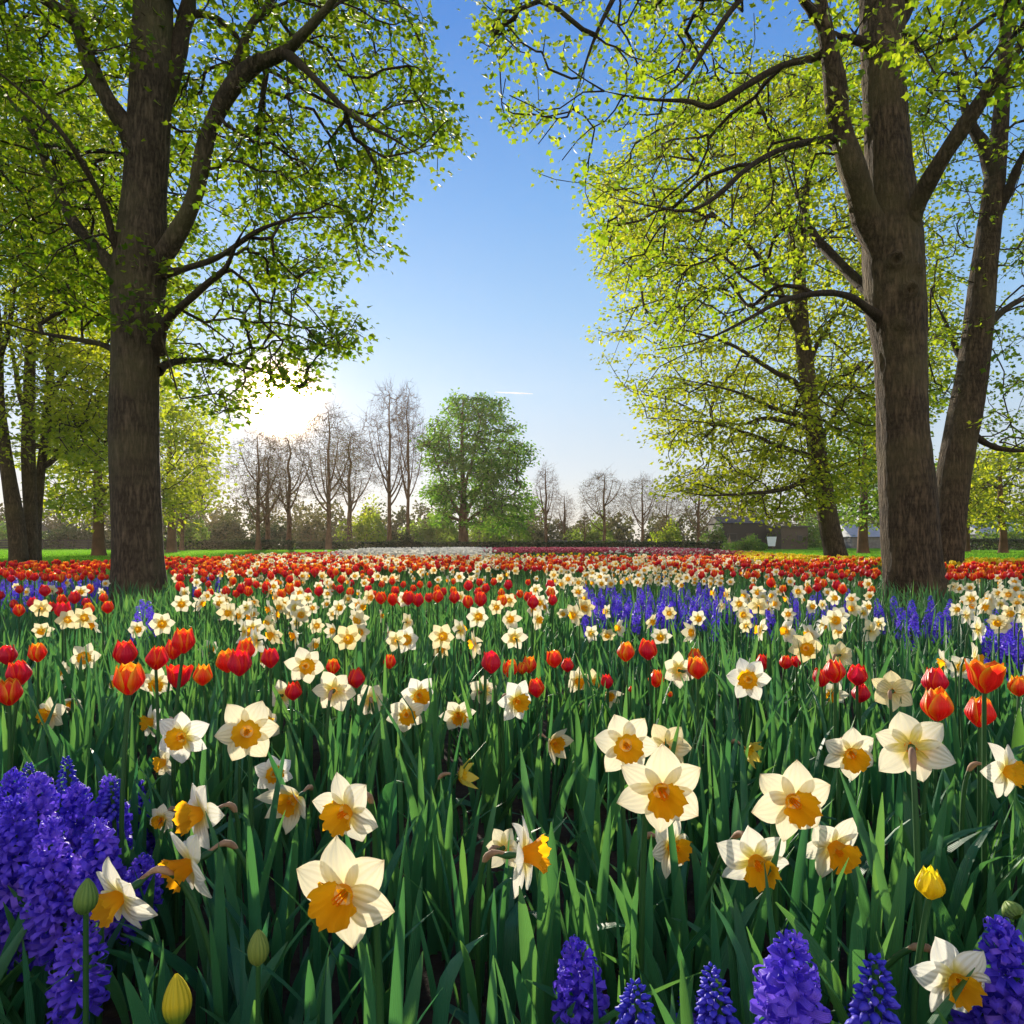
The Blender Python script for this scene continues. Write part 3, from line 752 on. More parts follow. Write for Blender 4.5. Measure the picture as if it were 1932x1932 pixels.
# --- bare trees along the far side
def bare_mesh(seed, h=18.0, wd=8.0, n=420, low=.28, two=False):
    global rng
    keep = rng; rng = np.random.default_rng(seed)
    tr = [np.array((rng.normal(0, .035)*z/4, rng.normal(0, .035)*z/4, z, .32*(1-z/h)**.8+.02)) for z in np.linspace(0, h*.93, 9)]
    tr = np.array(tr); tr[0, 3] *= 1.5
    tg = tube(smooth_line(tr, 24)[:, :3], smooth_line(tr, 24)[:, 3], 9)
    sk = [smooth_line(tr, 40)[int(40*low*.75):, :3]]
    for k in range(7):
        a = k*2.4 + rng.uniform(0, 1); z0 = h*rng.uniform(low*.75, .55); o = np.array((math.cos(a), math.sin(a), 0))
        e = o*wd*.5*rng.uniform(.5, .8); c = sk[0][np.argmin(abs(sk[0][:, 2]-z0))]
        ln = bezier(c, c+e*.45+(0, 0, .05*h), c+e*.8+(0, 0, .16*h), c+e+(0, 0, .3*h), 14)
        tg.merge(tube(ln, np.linspace(.13, .04, 14), 6)); sk.append(ln[2:])
    att = []
    while len(att) < n:
        p = rng.uniform(-1, 1, 3)
        if p @ p > 1: continue
        zc = low + (1-low)*(p[2]*.5+.5)
        sh = (1-abs(zc-.55)**2*1.6)
        att.append((p[0]*wd*.5*sh, p[1]*wd*.5*sh, zc*h*1.02))
    att = np.array(att)
    segs, ends, dirs, nodes = grow(sk, att, .75, .12, rise=.25, tip=.013, expo=.36, wob=.10)
    bgo = seg_geo(segs, 3)
    # fine twigs round the ends
    m = 4; c = np.repeat(ends, m, 0); d = np.repeat(dirs, m, 0)
    e = c + (d*.5+rng.normal(0, .6, c.shape)+(0, 0, .35))*rng.uniform(.4, 1.0, (len(c), 1))
    bgo.merge(seg_geo((c, e, np.full(len(c), .012), np.full(len(c), .007)), 3))
    buds = foliage(ends, dirs, 5, .55, .16, LEAF2)
    rng = keep
    return tg, bgo, buds
BARE = []
for s, (h, wd, n, low) in enumerate([(18, 9, 640, .30), (19, 7, 560, .34), (16, 10, 640, .22), (18, 5, 480, .25)]):
    tg, bgo, buds = bare_mesh(40+s, h, wd, n, low)
    BARE.append((h, wd, tg.mesh('trunk', M['bark_far']), bgo.mesh('twigs', M['bark_far']), buds.mesh('buds', M['leaf_wood'], smooth=False)))
def bare(label, u, d, vtop, wpx, var, rz=0.0, buds=False, lean=0.0, name='bare_tree', group=None):
    h, wd, a, b, c = BARE[var]
    ht = H + (1025-vtop)/F*d; sx = wpx*d/F/wd; sz = ht/(h*1.03)
    e = bpy.data.objects.new(name, None); COL.objects.link(e)
    e.location = ((u-966)/F*d, d, 0); e.rotation_euler = (0, R(lean), rz); e.scale = (sx, sx, sz)
    tag(e, label, 'tree', group)
    link('trunk', a, e); link('twigs', b, e)
    if buds: link('buds', c, e)
bare('tallest pair of bare trees, the one with the wide fan of twigs', 735, 78, 718, 120, 0, .4)
bare('slim bare tree touching the large green tree, its trunk clear to half height', 770, 76, 714, 76, 1, 1.9)
bare('stout bare tree close beside the sun glow', 620, 70, 758, 135, 0, 3.3, True)
bare('leafless tree under the sun glow with a forked crown', 545, 74, 805, 110, 1, 4.1, True)
bare('leafless tree with long low side limbs, between the glow and the wood', 487, 66, 800, 130, 2, 5.2, True)
bare('russet budding tree rising above the wood beside the grey trunk', 378, 84, 812, 80, 1, 2.6, True)
bare('thin wispy bare tree beyond the large green tree', 1030, 95, 868, 52, 3, .2)
bare('smallest thin bare tree before the pale sky gap', 1065, 98, 925, 44, 3, 1.4)
bare('round-crowned budding tree alone over the far pink bed', 1140, 88, 884, 112, 2, 2.2, True)
bare('upright budding tree beside the round-crowned one', 1212, 90, 893, 84, 0, 3.6, True)
bare('budding tree half hidden by yellow sprays of the slim leaning tree', 1258, 92, 925, 70, 2, .9, True)
bare('wide budding tree before the dark shed', 1318, 86, 882, 110, 2, 4.4, True)
bare('bare tree rising behind the dark shed', 1400, 100, 868, 100, 0, 5.0)
bare('lone pole-like bare tree before the low wall', 1103, 84, 962, 26, 3, 5.5)
bare('bare tree filling the gap behind the stout one', 660, 95, 800, 110, 1, .7, True)
bare('thin bare tree at the wood edge beside the forked one', 505, 80, 850, 80, 3, 2.9, True)
bare('dark-stemmed bare tree inside the wood beside the grey stem', 343, 62, 900, 60, 3, 3.8, True)

# --- the far wood and shrubs
def clump_pts(cx, cy, rx, ry, h, n, low=0.05):
    p = rng.normal(0, 1, (n, 3)); p /= np.linalg.norm(p, axis=1)[:, None]
    p *= (rng.random(n)**.4)[:, None]
    p[:, 2] = np.abs(p[:, 2])
    p *= 1 + .22*np.sin(p[:, 0:1]*5+cx)+.15*np.sin(p[:, 2:3]*7+cy)
    return np.stack([cx+p[:, 0]*rx, cy+p[:, 1]*ry, low*h+p[:, 2]*h], 1)
def cloud(pts, size, rnd):
    n = len(pts)
    return leaf_geo(pts, rng.normal(0, 1, (n, 3))-np.array((0, 0, .2)), np.array((0, 0, .8))+rng.normal(0, .7, (n, 3)), size*rng.uniform(.6, 1.3, n), LEAF2, rnd)
wood = Geo()
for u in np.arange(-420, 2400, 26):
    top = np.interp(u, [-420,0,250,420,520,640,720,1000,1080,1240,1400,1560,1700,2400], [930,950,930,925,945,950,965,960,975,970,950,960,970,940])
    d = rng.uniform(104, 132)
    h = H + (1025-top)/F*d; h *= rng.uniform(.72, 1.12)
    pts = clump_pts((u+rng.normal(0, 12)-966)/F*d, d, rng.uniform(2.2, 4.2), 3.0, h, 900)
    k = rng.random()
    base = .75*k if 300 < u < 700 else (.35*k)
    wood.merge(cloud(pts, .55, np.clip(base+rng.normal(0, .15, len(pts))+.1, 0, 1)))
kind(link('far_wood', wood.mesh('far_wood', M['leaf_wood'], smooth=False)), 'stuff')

def shrub(label, u, d, wpx, vtop, mat, n=1400, size=.3, rb=.5, name='shrub', cat='shrub', yr=None):
    h = H+(1025-vtop)/F*d; rx = wpx/2*d/F
    x = (u-966)/F*d
    e = bpy.data.objects.new(name, None); COL.objects.link(e); e.location = (x, d, 0); tag(e, label, cat)
    pts = clump_pts(0, 0, rx, yr or rx*.8, h, n)
    link('foliage', cloud(pts, size, np.clip(rb+rng.normal(0, .25, n), 0, 1)).mesh('foliage', mat, smooth=False), e)
    st = Geo()
    for k in range(5):
        a = k*1.3; st.merge(tube(bezier((0,0,0), (0,0,h*.3), (math.cos(a)*rx*.3, math.sin(a)*rx*.3, h*.5), (math.cos(a)*rx*.5, math.sin(a)*rx*.5, h*.75), 6), np.linspace(.06, .015, 6), 5))
    link('stem', st.mesh('stem', M['bark_far']), e)
shrub('bright yellow-green shrub between the pair of bare trees and the stout bare tree', 690, 96, 90, 950, M['leaf_yellow'], 2600, .38, .3)
shrub('leafy yellow shrub under the low limbs of the large green tree', 945, 92, 130, 955, M['leaf_far'], 3200, .38, .8)
shrub('yellow-green shrub behind the trunk of the large green tree', 820, 90, 110, 958, M['leaf_far'], 2600, .38, .9)
shrub('clipped dark shrub at the foot of the slim bare tree', 764, 72, 44, 1005, M['leaf_dark'], 1400, .2, .4)
shrub('low bright mound between the round-crowned tree and the upright budding tree', 1262, 80, 60, 985, M['leaf_yellow'], 1400, .32, .2)
shrub('pale green shrub behind the round-crowned budding tree', 1120, 96, 90, 978, M['leaf_far'], 1800, .35, .9)
shrub('rounded grassy-green bush on the lawn before the dark shed', 1411, 62, 76, 1013, M['leaf_far'], 2600, .16, .3)
shrub('olive shrub masking the end wall of the dark shed', 1350, 80, 46, 990, M['leaf_far'], 1800, .26, .4)
shrub('dark evergreen block under the sun glow', 520, 88, 70, 985, M['leaf_dark'], 2000, .3, .6)
shrub('dark green bush at the wood edge beside the russet tree', 420, 84, 90, 968, M['leaf_wood'], 2400, .32, .2)
shrub('tall brownish shrub under the stout bare tree', 585, 92, 80, 960, M['leaf_wood'], 2200, .34, .6)
shrub('olive shrub in the wood beside the grey stem', 360, 70, 70, 960, M['leaf_far'], 1800, .26, .5)
shrub('dark bush behind the yellow-green tree on the lawn', 130, 80, 110, 985, M['leaf_dark'], 2200, .3, .8)
shrub('mid-green bush behind the three-stem clump', 20, 84, 130, 975, M['leaf_far'], 2600, .3, .4)
shrub('green bush behind the slim leaning tree', 1520, 84, 110, 975, M['leaf_far'], 2400, .3, .4)
shrub('broad bush behind the stocky spring tree', 1900, 84, 140, 985, M['leaf_far'], 2400, .3, .5)

def hedge(label, u0, u1, d, vtop, n):
    h = H+(1025-vtop)/F*d; x0, x1 = (u0-966)/F*d, (u1-966)/F*d
    p = np.stack([rng.uniform(x0, x1, n), d+rng.uniform(-.5, .5, n), rng.uniform(0, h, n)], 1)
    f = rng.integers(0, 3, n); p[f == 0, 1] = d-.5; p[f == 1, 2] = h
    p += rng.normal(0, .06, p.shape)
    g = cloud(p, .22, np.clip(rng.normal(.4, .25, n), 0, 1))
    o = link('hedge', g.mesh('hedge', M['leaf_dark'], smooth=False)); tag(o, label, 'hedge')
hedge('long dark hedge across the end of the white and pink beds', 560, 1365, 72, 1024.5, 14000)
hedge('dark hedge on the lawn edge before the grey roofs', 1780, 2200, 70, 1019, 6000)
hedge('dark hedge along the wood at the lawn edge, beside the grey trunk', 200, 555, 70, 1022, 7000)

# ------------------------------------------------------------------ low buildings and odd things behind the lawn
M['shed'] = plain_material('shed_boards', (.022, .022, .024), (.045, .043, .044), 6, .8, stretch=(6, 6, .4))
M['shed_brown'] = plain_material('shed_brown_boards', (.06, .048, .04), (.11, .09, .075), 5, .8, stretch=(6, 6, .3))
M['roof'] = plain_material('roof_felt', (.05, .05, .055), (.09, .09, .095), 4, .9)
M['roof_pale'] = plain_material('pale_sheet_roof', (.20, .24, .30), (.28, .32, .38), 2, .5)
M['white_wall'] = plain_material('white_render', (.30, .31, .33), (.40, .40, .41), 2, .7)
M['grey_wall'] = plain_material('grey_stone_wall', (.10, .10, .105), (.19, .19, .20), 2.5, .9)
M['glass'] = plain_material('dark_window', (.015, .018, .022), (.03, .034, .04), 1, .12)
M['canvas'] = plain_material('tan_canvas', (.14, .10, .065), (.20, .145, .09), 3, .8)
M['sheet'] = plain_material('pale_blue_board', (.62, .70, .80), (.72, .78, .86), 2, .6)
M['dark'] = plain_material('dark_paint', (.012, .016, .02), (.03, .035, .04), 3, .6)

def building(name, label, u0, u1, vtop, d, depth, wall, roof, pitch=.0, door=None, windows=(), over=.25):
    x0, x1 = (u0-966)/F*d, (u1-966)/F*d; h = H+(1025-vtop)/F*d; w = x1-x0
    e = bpy.data.objects.new(name, None); COL.objects.link(e); e.location = ((x0+x1)/2, d, 0); tag(e, label, 'building')
    link('wall', boxg(-w/2, w/2, 0, depth, 0, h).mesh('wall', wall, False), e)
    if pitch:
        V = [(-w/2-over, -over, h+.003), (w/2+over, -over, h+.003), (w/2+over, depth+over, h+.003), (-w/2-over, depth+over, h+.003), (-w/2-over, depth/2, h+pitch), (w/2+over, depth/2, h+pitch)]
        g = Geo().add(V, [(0,1,5,4),(2,3,4,5),(0,3,2,1)], [(0,4,3),(1,2,5)])
        link('roof', g.mesh('roof', roof, False), e)
    else:
        link('roof', boxg(-w/2-over, w/2+over, -over, depth+over, h+.003, h+.2).mesh('roof', roof, False), e)
    if door:
        a, b, dh = door
        f = link('door', boxg(-w/2+a*w, -w/2+b*w, -.06, -.003, .02, dh).mesh('door', M['shed_brown'], False), e)
        link('handle', boxg(-w/2+b*w-.2, -w/2+b*w-.1, -.12, -.063, 1.0, 1.06).mesh('handle', M['roof'], False), f)
    for a, b, z0, z1 in windows:
        f = link('window', boxg(-w/2+a*w, -w/2+b*w, -.05, -.003, z0, z1).mesh('window', M['roof'], False), e)
        link('pane', boxg(-w/2+a*w+.08, -w/2+b*w-.08, -.06, -.053, z0+.08, z1-.08).mesh('pane', M['glass'], False), f)
building('shed', 'dark grey shed behind the rounded bush', 1362, 1446, 987, 86, 6, M['shed'], M['roof'], .9, (.55, .72, 2.0), [(.12, .34, 1.1, 2.0)])
building('shed', 'brown boarded shed behind the slim leaning tree', 1474, 1524, 995, 82, 4, M['shed_brown'], M['roof'], 0, None, [(.62, .8, 1.0, 1.7)])
building('shed', 'low dark lean-to between the two sheds', 1440, 1478, 1003, 90, 4, M['shed'], M['roof'], 0, (.2, .5, 1.5))
building('house', 'long low house with a pale blue-grey roof behind the stocky tree', 1852, 1960, 1008, 92, 8, M['grey_wall'], M['roof_pale'], 2.4, (.2, .28, 1.6), [(.4, .55, .6, 1.5), (.7, .85, .6, 1.5)])
building('house', 'low white house showing between the lawn trees and the leaning brown tree', 1796, 1848, 1012, 96, 6, M['white_wall'], M['roof'], .7, None, [(.2, .4, .7, 1.4), (.6, .8, .7, 1.4)])
building('house', 'small pale house with a blue-grey roof between the leaning trunks', 1608, 1668, 1013, 94, 6, M['grey_wall'], M['roof_pale'], 1.9, None, [(.3, .5, .6, 1.3)])
building('house', 'white-gabled house glimpsed past the three-stem clump', -40, 40, 1010, 96, 7, M['white_wall'], M['roof'], 2.0, None, [(.6, .75, .7, 1.4)])
# low wall behind the hedge
wl_ = boxg((1030-966)/F*96, (1190-966)/F*96, 95.8, 96.1, 0, 1.15)
tag(link('low_wall', wl_.mesh('low_wall', M['grey_wall'], False)), 'low grey stone wall behind the dark hedge and pink bed', 'wall')
wl_ = boxg((560-966)/F*100, (735-966)/F*100, 99.8, 100.1, 0, .95)
tag(link('low_wall', wl_.mesh('low_wall', M['white_wall'], False)), 'pale low wall glimpsed behind the bare trees under the sun', 'wall')
# dark fence with posts at the left
e = bpy.data.objects.new('fence', None); COL.objects.link(e); e.location = ((110-966)/F*78, 78, 0); tag(e, 'dark slatted fence at the lawn edge behind the stem clump', 'fence')
fw = 230/F*78
g = Geo()
for k in range(4): g.merge(boxg(-fw/2, fw/2, 0, .04, .12+k*.27, .34+k*.27))
link('slats', g.mesh('slats', M['dark'], False), e)
for k in range(9):
    x = -fw/2 + fw*k/8
    link('post', boxg(x-.06, x+.06, -.12, -.003, 0, 1.25).mesh('post', M['dark'], False), e)
# pale blue board on legs
bx, bd = (1456-966)/F*74, 74.0
e = bpy.data.objects.new('display_board', None); COL.objects.link(e); e.location = (bx, bd, 0); tag(e, 'pale blue board on short legs between bush and brown shed', 'board')
link('panel', Geo().add([(-.55,0,1.45),(.55,0,1.45),(.38,0,.4),(-.38,0,.4),(-.55,.05,1.45),(.55,.05,1.45),(.38,.05,.4),(-.38,.05,.4)], [(0,1,2,3),(5,4,7,6),(0,4,5,1),(3,2,6,7),(0,3,7,4),(1,5,6,2)]).mesh('panel', M['sheet'], False), e)
for s in (-1, 1): link('leg', boxg(s*.3-.04, s*.3+.04, .06, .14, 0, .6).mesh('leg', M['dark'], False), e)
# tan canvas tents
for (u, d, w, vt, lab) in ((1338, 80, 20, 1004, 'tan canvas bell tent beside the dark shed'), (1376, 84, 12, 1008, 'smaller tan canvas tent against the dark shed')):
    e = bpy.data.objects.new('tent', None); COL.objects.link(e); e.location = ((u-966)/F*d, d, 0); tag(e, lab, 'tent')
    h = H+(1025-vt)/F*d; r = w/2*d/F
    zz = np.array([0, .25, .55, .8, 1.0])*h; rr = np.array([1.0, .92, .45, .16, .03])*r
    g = tube(np.stack([0*zz, 0*zz, zz], 1), rr, 12); link('canvas', g.mesh('canvas', M['canvas'], False), e)
    link('pole', tube([(0,0,h*.9),(0,0,h*1.08)], .04, 6).mesh('pole', M['shed_brown'], False), e)

# vapour trail
a, b = P(934, 740, 6000.0), P(1006, 743, 6000.0)
pts = np.array([a*(1-t)+b*t for t in np.linspace(0, 1, 20)])
M['vapour'] = leaf_material('white_vapour', (.9, .9, .92), (.9, .9, .92), (.95, .95, .97), (.95, .95, .97), .75, .9, 0.0)
tag(link('vapour_trail', tube(pts, 6.0*np.sin(np.linspace(.12, 3.05, 20))**.6, 8).mesh('vapour_trail', M['vapour'])), 'short thin white vapour trail in the blue sky', 'vapour trail')

# ------------------------------------------------------------------ thin spring air
HAZE = .00045
hz = link('haze', boxg(-240, 240, -60, 190, -1.2, 42).mesh('haze', [], False)); kind(hz, 'stuff')
m, n, l = new_mat('haze')
pv = n.new('ShaderNodeVolumePrincipled'); pv.inputs['Density'].default_value = HAZE
pv.inputs['Color'].default_value = (.98, .82, .62, 1); pv.inputs['Anisotropy'].default_value = .45
o_ = n.new('ShaderNodeOutputMaterial'); l.new(pv.outputs[0], o_.inputs['Volume'])
hz.data.materials.append(m)

# ------------------------------------------------------------------ flower meshes
def strip(L, w, n=8, m=5, profile=None, curve=None, cup=0.0, tipfold=0.0):
    """a petal lying along +Y: t along, s across"""
    t = np.linspace(0, 1, n)[:, None]; s = np.linspace(-1, 1, m)[None, :]
    W = w*profile(t)
    x = W*s; y = L*t + 0*s
    z = (curve(t) if curve is not None else 0*t) + cup*W*(s*s) + 0*s
    return np.stack([x, y, z], -1).reshape(-1, 3), grid_quads(n, m), np.broadcast_to(t, (n, m)).ravel(), np.broadcast_to(s, (n, m)).ravel()

def tulip_geo(r, opn, nt=10, ns=7, Rr=.0275, Hh=.064, m=0, jit=1.0):
    g = Geo()
    t = np.linspace(0, 1, nt)[:, None]; s = np.linspace(-1, 1, ns)[None, :]
    for k in range(6):
        inner = k % 2
        ph = k*math.pi/3 + r.normal(0, .06)*jit
        w = (1.02 - .06*inner)*np.clip(1-t**3.4, 0, 1)**.62*(.5+.5*np.clip(t*3.2, 0, 1))
        low = .16+.84*np.sin(np.pi/2*np.clip(t*2.1, 0, 1))
        up = np.clip((t-.42)/.58, 0, 1); up = up*up*(3-2*up)
        o = opn + r.normal(0, .06)*jit + (.04 if not inner else 0)
        rad = Rr*low*(1-(.62-o)*up)*(.90 if inner else 1.0)
        rad = rad*(1 + .07*(s*s)*(1-inner) - .10*(s*s)*t*inner)
        ang = ph + s*w
        z = Hh*(t*(1+r.normal(0, .035)*jit) - .02*(s*s)*t) + 0*s
        cx = rad*np.cos(ang); cy_ = rad*np.sin(ang)
        wav = .0009*jit*np.sin(5*s+7*t+k)*t
        V = np.stack([cx+wav*np.cos(ph), cy_+wav*np.sin(ph), z], -1).reshape(-1, 3)
        g.add(V, grid_quads(nt, ns), t=np.broadcast_to(t, (nt, ns)).ravel(), s=np.broadcast_to(s, (nt, ns)).ravel(), m=m)
    return g

def perianth_geo(r, fold=0.0, n=10, mm=7, L=.0465, W=.0190, m=0):
    """six spreading daffodil petals round +Z"""
    g = Geo()
    for k in range(6):
        a = k*math.pi/3 + r.normal(0, .05); lay = k % 2
        ll = L*(1+r.normal(0, .04)); ww = W*(1+r.normal(0, .06))*(1.06 if lay else .95)
        prof = lambda t: (t+.15)**.75*np.clip(1-t**1.9, 0, 1)**1.08*1.88
        tw = r.normal(0, .16); bend = r.normal(-.10, .14) + fold
        V, Q, tt, ss = strip(ll, ww, n, mm, prof, lambda t: .0045*np.sin(t*3.0)+bend*ll*t**1.6, -.10+r.normal(0, .12))
        V[:, 2] += V[:, 0]*tw*tt + .0011*np.sin(ss*6+k)*tt
        y = V[:, 1]+.0045
        V = np.stack([V[:, 0]*np.sin(a)+y*np.cos(a), -V[:, 0]*np.cos(a)+y*np.sin(a), V[:, 2]+(.0016 if lay else -.0008)], -1)
        g.add(V, Q, t=tt, s=ss, m=m)
    return g

def trumpet_geo(r, Lc=.022, r0=.0085, r1=.019, n=9, k=56, m=0, stamens=True):
    t = np.linspace(0, 1, n)[:, None]; a = np.arange(k)[None, :]*2*np.pi/k
    p1, p2 = r.uniform(0, 6, 2)
    rad = r0+(r1-r0)*(.55*t+.45*t**2.4) + (.0013*np.sin(9*a+p1)+.0009*np.sin(17*a+p2))*t**3
    rad = rad*(1+.03*np.sin(12*a+p2)*t)
    z = Lc*t + (.0026*np.sin(8*a+p2)+.0017*np.sin(21*a+p1))*t**4 + 0*a
    V = np.stack([rad*np.cos(a), rad*np.sin(a), z], -1).reshape(-1, 3)
    g = Geo().add(V, grid_quads(n, k, True), t=np.broadcast_to(t, (n, k)).ravel(), s=np.broadcast_to(np.sin(a*12), (n, k)).ravel(), m=m)
    ce = len(V)
    g.add(np.vstack([V[:k], [[0, 0, .001]]]), None, [((i+1) % k, i, k) for i in range(k)], t=0., m=m)
    if stamens:
        for q in range(6):
            b = q*math.pi/3
            g.merge(tube([(.003*math.cos(b), .003*math.sin(b), 0), (.0034*math.cos(b), .0034*math.sin(b), Lc*.45), (.0036*math.cos(b), .0036*math.sin(b), Lc*.62)], [.0006, .0008, .0014], 5), m=m)
    return g

def floret(simple=False):
    g = Geo()
    if simple:
        for k in range(5):
            a = k*2*math.pi/5
            V = np.array([(-.003, .001, .010), (.003, .001, .010), (.0028, .009, .017), (-.0028, .009, .017), (0, .016, .013)])
            c, s = math.cos(a), math.sin(a)
            V = np.stack([V[:, 0]*c-V[:, 1]*s, V[:, 0]*s+V[:, 1]*c, V[:, 2]], -1)
            g.add(V, [(0, 1, 2, 3)], [(3, 2, 4)], t=[.2, .2, .6, .6, 1.])
        return g
    g.merge(tube([(0, 0, 0), (0, 0, .006), (0, 0, .012)], [.0022, .0036, .0042], 6, False))
    n, m_ = 6, 3
    for k in range(6):
        a = k*math.pi/3
        t = np.linspace(0, 1, n); th = t*2.7
        y = .0042+.0130*np.sin(th*.72)*.95; z = .011+.0085*np.sin(th*1.15) - .004*t
        w = .0031*np.clip((t+.35)**.4*(1-t)**.35*1.3, .12, 1)
        V = []
        for i in range(n):
            for sx in (-1, 0, 1): V.append((w[i]*sx, y[i], z[i] + (.0012 if sx else 0)*(1-t[i])))
        V = np.array(V); c, s = math.cos(a), math.sin(a)
        V = np.stack([V[:, 0]*c-V[:, 1]*s, V[:, 0]*s+V[:, 1]*c, V[:, 2]], -1)
        g.add(V, grid_quads(n, m_), t=np.repeat(t, 3), s=np.tile([-1, 0, 1], n))
    return g

def spike_geo(r, h=.15, nfl=58, simple=False, loose=0.0, big=1.0):
    """a hyacinth spike from z=0 up to h"""
    f = floret(simple); g = Geo()
    pos, mats, rn = [], [], []
    for i in range(nfl):
        q = (i+.5)/nfl; z = h*(.02+.93*q); a = i*2.39996+r.normal(0, .22)
        el = -.32+1.45*q**2.2+r.normal(0, .24)
        d = np.array((math.cos(a)*math.cos(el), math.sin(a)*math.cos(el), math.sin(el)))
        sc = (1.10-.55*max(0, q-.45)/.55)*r.uniform(.85, 1.18)*(1+loose*.25)*big
        x = np.cross(d, (0, 0, 1.0)); x /= np.linalg.norm(x)+1e-9; y = np.cross(d, x)
        ro = r.uniform(0, 6.28); X = x*math.cos(ro)+y*math.sin(ro); Y = np.cross(d, X)
        mats.append(np.stack([X, Y, d], 1)*sc); pos.append(np.array((0, 0, z))+d*(.003+.004*loose+r.uniform(0,.003))); rn.append(r.random())
    return f.spread(np.array(pos), np.array(mats), np.array(rn)*.6)

def muscari_geo(r, h=.075, nb=70, k=6, rings=4):
    b = Geo(); zz = np.linspace(0, 1, rings+2)
    prof = np.array([.2, .8, 1., .9, .55, .38])[:rings+2]
    b.merge(tube(np.stack([0*zz, 0*zz, zz*.009], 1), prof*.0034, k, True))
    pos, mats, rn = [], [], []
    for i in range(nb):
        q = (i+.5)/nb; z = h*q; a = i*2.39996+r.normal(0, .15)
        el = -.75+1.9*q**2+r.normal(0, .12); sc = (1.5-.95*q)*r.uniform(.85, 1.15)
        d = np.array((math.cos(a)*math.cos(el), math.sin(a)*math.cos(el), math.sin(el)))
        x = np.cross(d, (0, 0, 1.0)); x /= np.linalg.norm(x)+1e-9
        rad = .0105*(1-.75*q**1.6)
        pos.append((math.cos(a)*rad, math.sin(a)*rad, z)); mats.append(np.stack([x, np.cross(d, x), d], 1)*sc); rn.append(r.random())
    return b.spread(np.array(pos), np.array(mats), np.array(rn)*.6)

def blades(n, x, y, h, w, az, lean, lx, ly, k=6, curl=None, rnd=None, tipp=6.0, fold=.28, twist=None):
    """n strap leaves in one Geo (all arguments arrays of length n)"""
    t = np.linspace(0, 1, k+1)
    prof = (.72+.28*np.sin(np.pi*np.clip(t*1.05, 0, 1)))*np.clip(1-t**tipp, 0, 1)**.55
    prof[-1] = .06
    cu = np.zeros(n) if curl is None else curl
    px = x[:, None]+lx[:, None]*(lean[:, None]*t**1.7+cu[:, None]*np.clip(t-.6, 0, 1)**2)
    py = y[:, None]+ly[:, None]*(lean[:, None]*t**1.7+cu[:, None]*np.clip(t-.6, 0, 1)**2)
    pz = h[:, None]*(t-.16*(lean/np.maximum(h, .01))[:, None]**2*t**2) - .9*np.abs(cu)[:, None]*np.clip(t-.6, 0, 1)**2
    tw = np.zeros(n) if twist is None else twist
    A = az[:, None]+tw[:, None]*t
    wx, wy = np.cos(A)*w[:, None]*prof*.5, np.sin(A)*w[:, None]*prof*.5
    fx, fy = -np.sin(A)*w[:, None]*prof*fold, np.cos(A)*w[:, None]*prof*fold
    V = np.stack([np.stack([px-wx, py-wy, pz], -1), np.stack([px+fx, py+fy, pz], -1), np.stack([px+wx, py+wy, pz], -1)], 2)
    i = np.arange(k)[:, None]*3; q = np.concatenate([np.stack([i, i+1, i+4, i+3], -1), np.stack([i+1, i+2, i+5, i+4], -1)], 1).reshape(-1, 4)
    Q = (q[None]+(np.arange(n)*3*(k+1))[:, None, None]).reshape(-1, 4)
    tt = np.broadcast_to(t[None, :, None], (n, k+1, 3)).ravel(); ss = np.broadcast_to(np.array((-1., 0, 1.))[None, None], (n, k+1, 3)).ravel()
    rr = np.repeat(rng.random(n) if rnd is None else rnd, 3*(k+1))
    return Geo().add(V.reshape(-1, 3), Q, t=tt, s=ss, rnd=rr)

def one_blade(h, w, lean, curl, twist, k=12, tipp=5.0, fold=.25, rnd=.5):
    o = np.ones(1)
    return blades(1, 0*o, 0*o, h*o, w*o, o*math.pi/2*0, lean*o, 0*o, o, k, curl*o, rnd*o, tipp, fold, twist*o)

# ------------------------------------------------------------------ prototypes
pr = np.random.default_rng(5)
TUL = [tulip_geo(pr, o, 12, 9).mesh('bloom', M['tulip']) for o in (.14, .05, .24, .18, .32, .10)]
TUL_OPEN = tulip_geo(pr, .82, 12, 9).mesh('bloom', M['tulip'])
TUL_Y = tulip_geo(pr, .10, 12, 9).mesh('bloom', M['tulip_yellow'])
def stem_unit(bend, rb, rt, n=10):
    z = np.linspace(0, 1, n); return tube(np.stack([bend*np.sin(z*np.pi)*1.0, 0*z, z], 1), np.linspace(rb, rt, n), 8, False)
TSTEM = [stem_unit(b, .0042, .0034).mesh('stem', M['stem']) for b in (0, .02, -.02)]
DLEAF = [one_blade(h, w, le, cu, tw, rnd=rn).mesh('leaf', M['blade']) for h, w, le, cu, tw, rn in
         ((.33, .015, .03, 0, .4, .2), (.30, .014, .07, .0, -.5, .5), (.36, .016, .05, .02, .3, .1), (.28, .013, .12, .05, .6, .7), (.31, .017, .02, 0, -.3, .35), (.26, .013, .16, .08, .2, .6))]
def broad_leaf(h, w, lean, curl, twist, rnd):
    return one_blade(h, w, lean, curl, twist, 14, 2.6, .30, rnd)
TLEAF = [broad_leaf(h, w, le, cu, tw, rn).mesh('leaf', M['broad']) for h, w, le, cu, tw, rn in
         ((.26, .045, .06, .02, .5, .2), (.24, .05, .09, .05, -.6, .5), (.28, .04, .05, 0, .4, .7), (.20, .055, .11, .06, .7, .4))]
PER = [perianth_geo(pr).mesh('petals', M['petal']) for _ in range(7)]
PER_W = [perianth_geo(pr).mesh('petals', M['petal_white']) for _ in range(8)]
PER_HALF = [perianth_geo(pr, .9).mesh('petals', M['petal']) for _ in range(2)]
PER_Y = perianth_geo(pr, 1.2).mesh('petals', M['petal_yellow'])
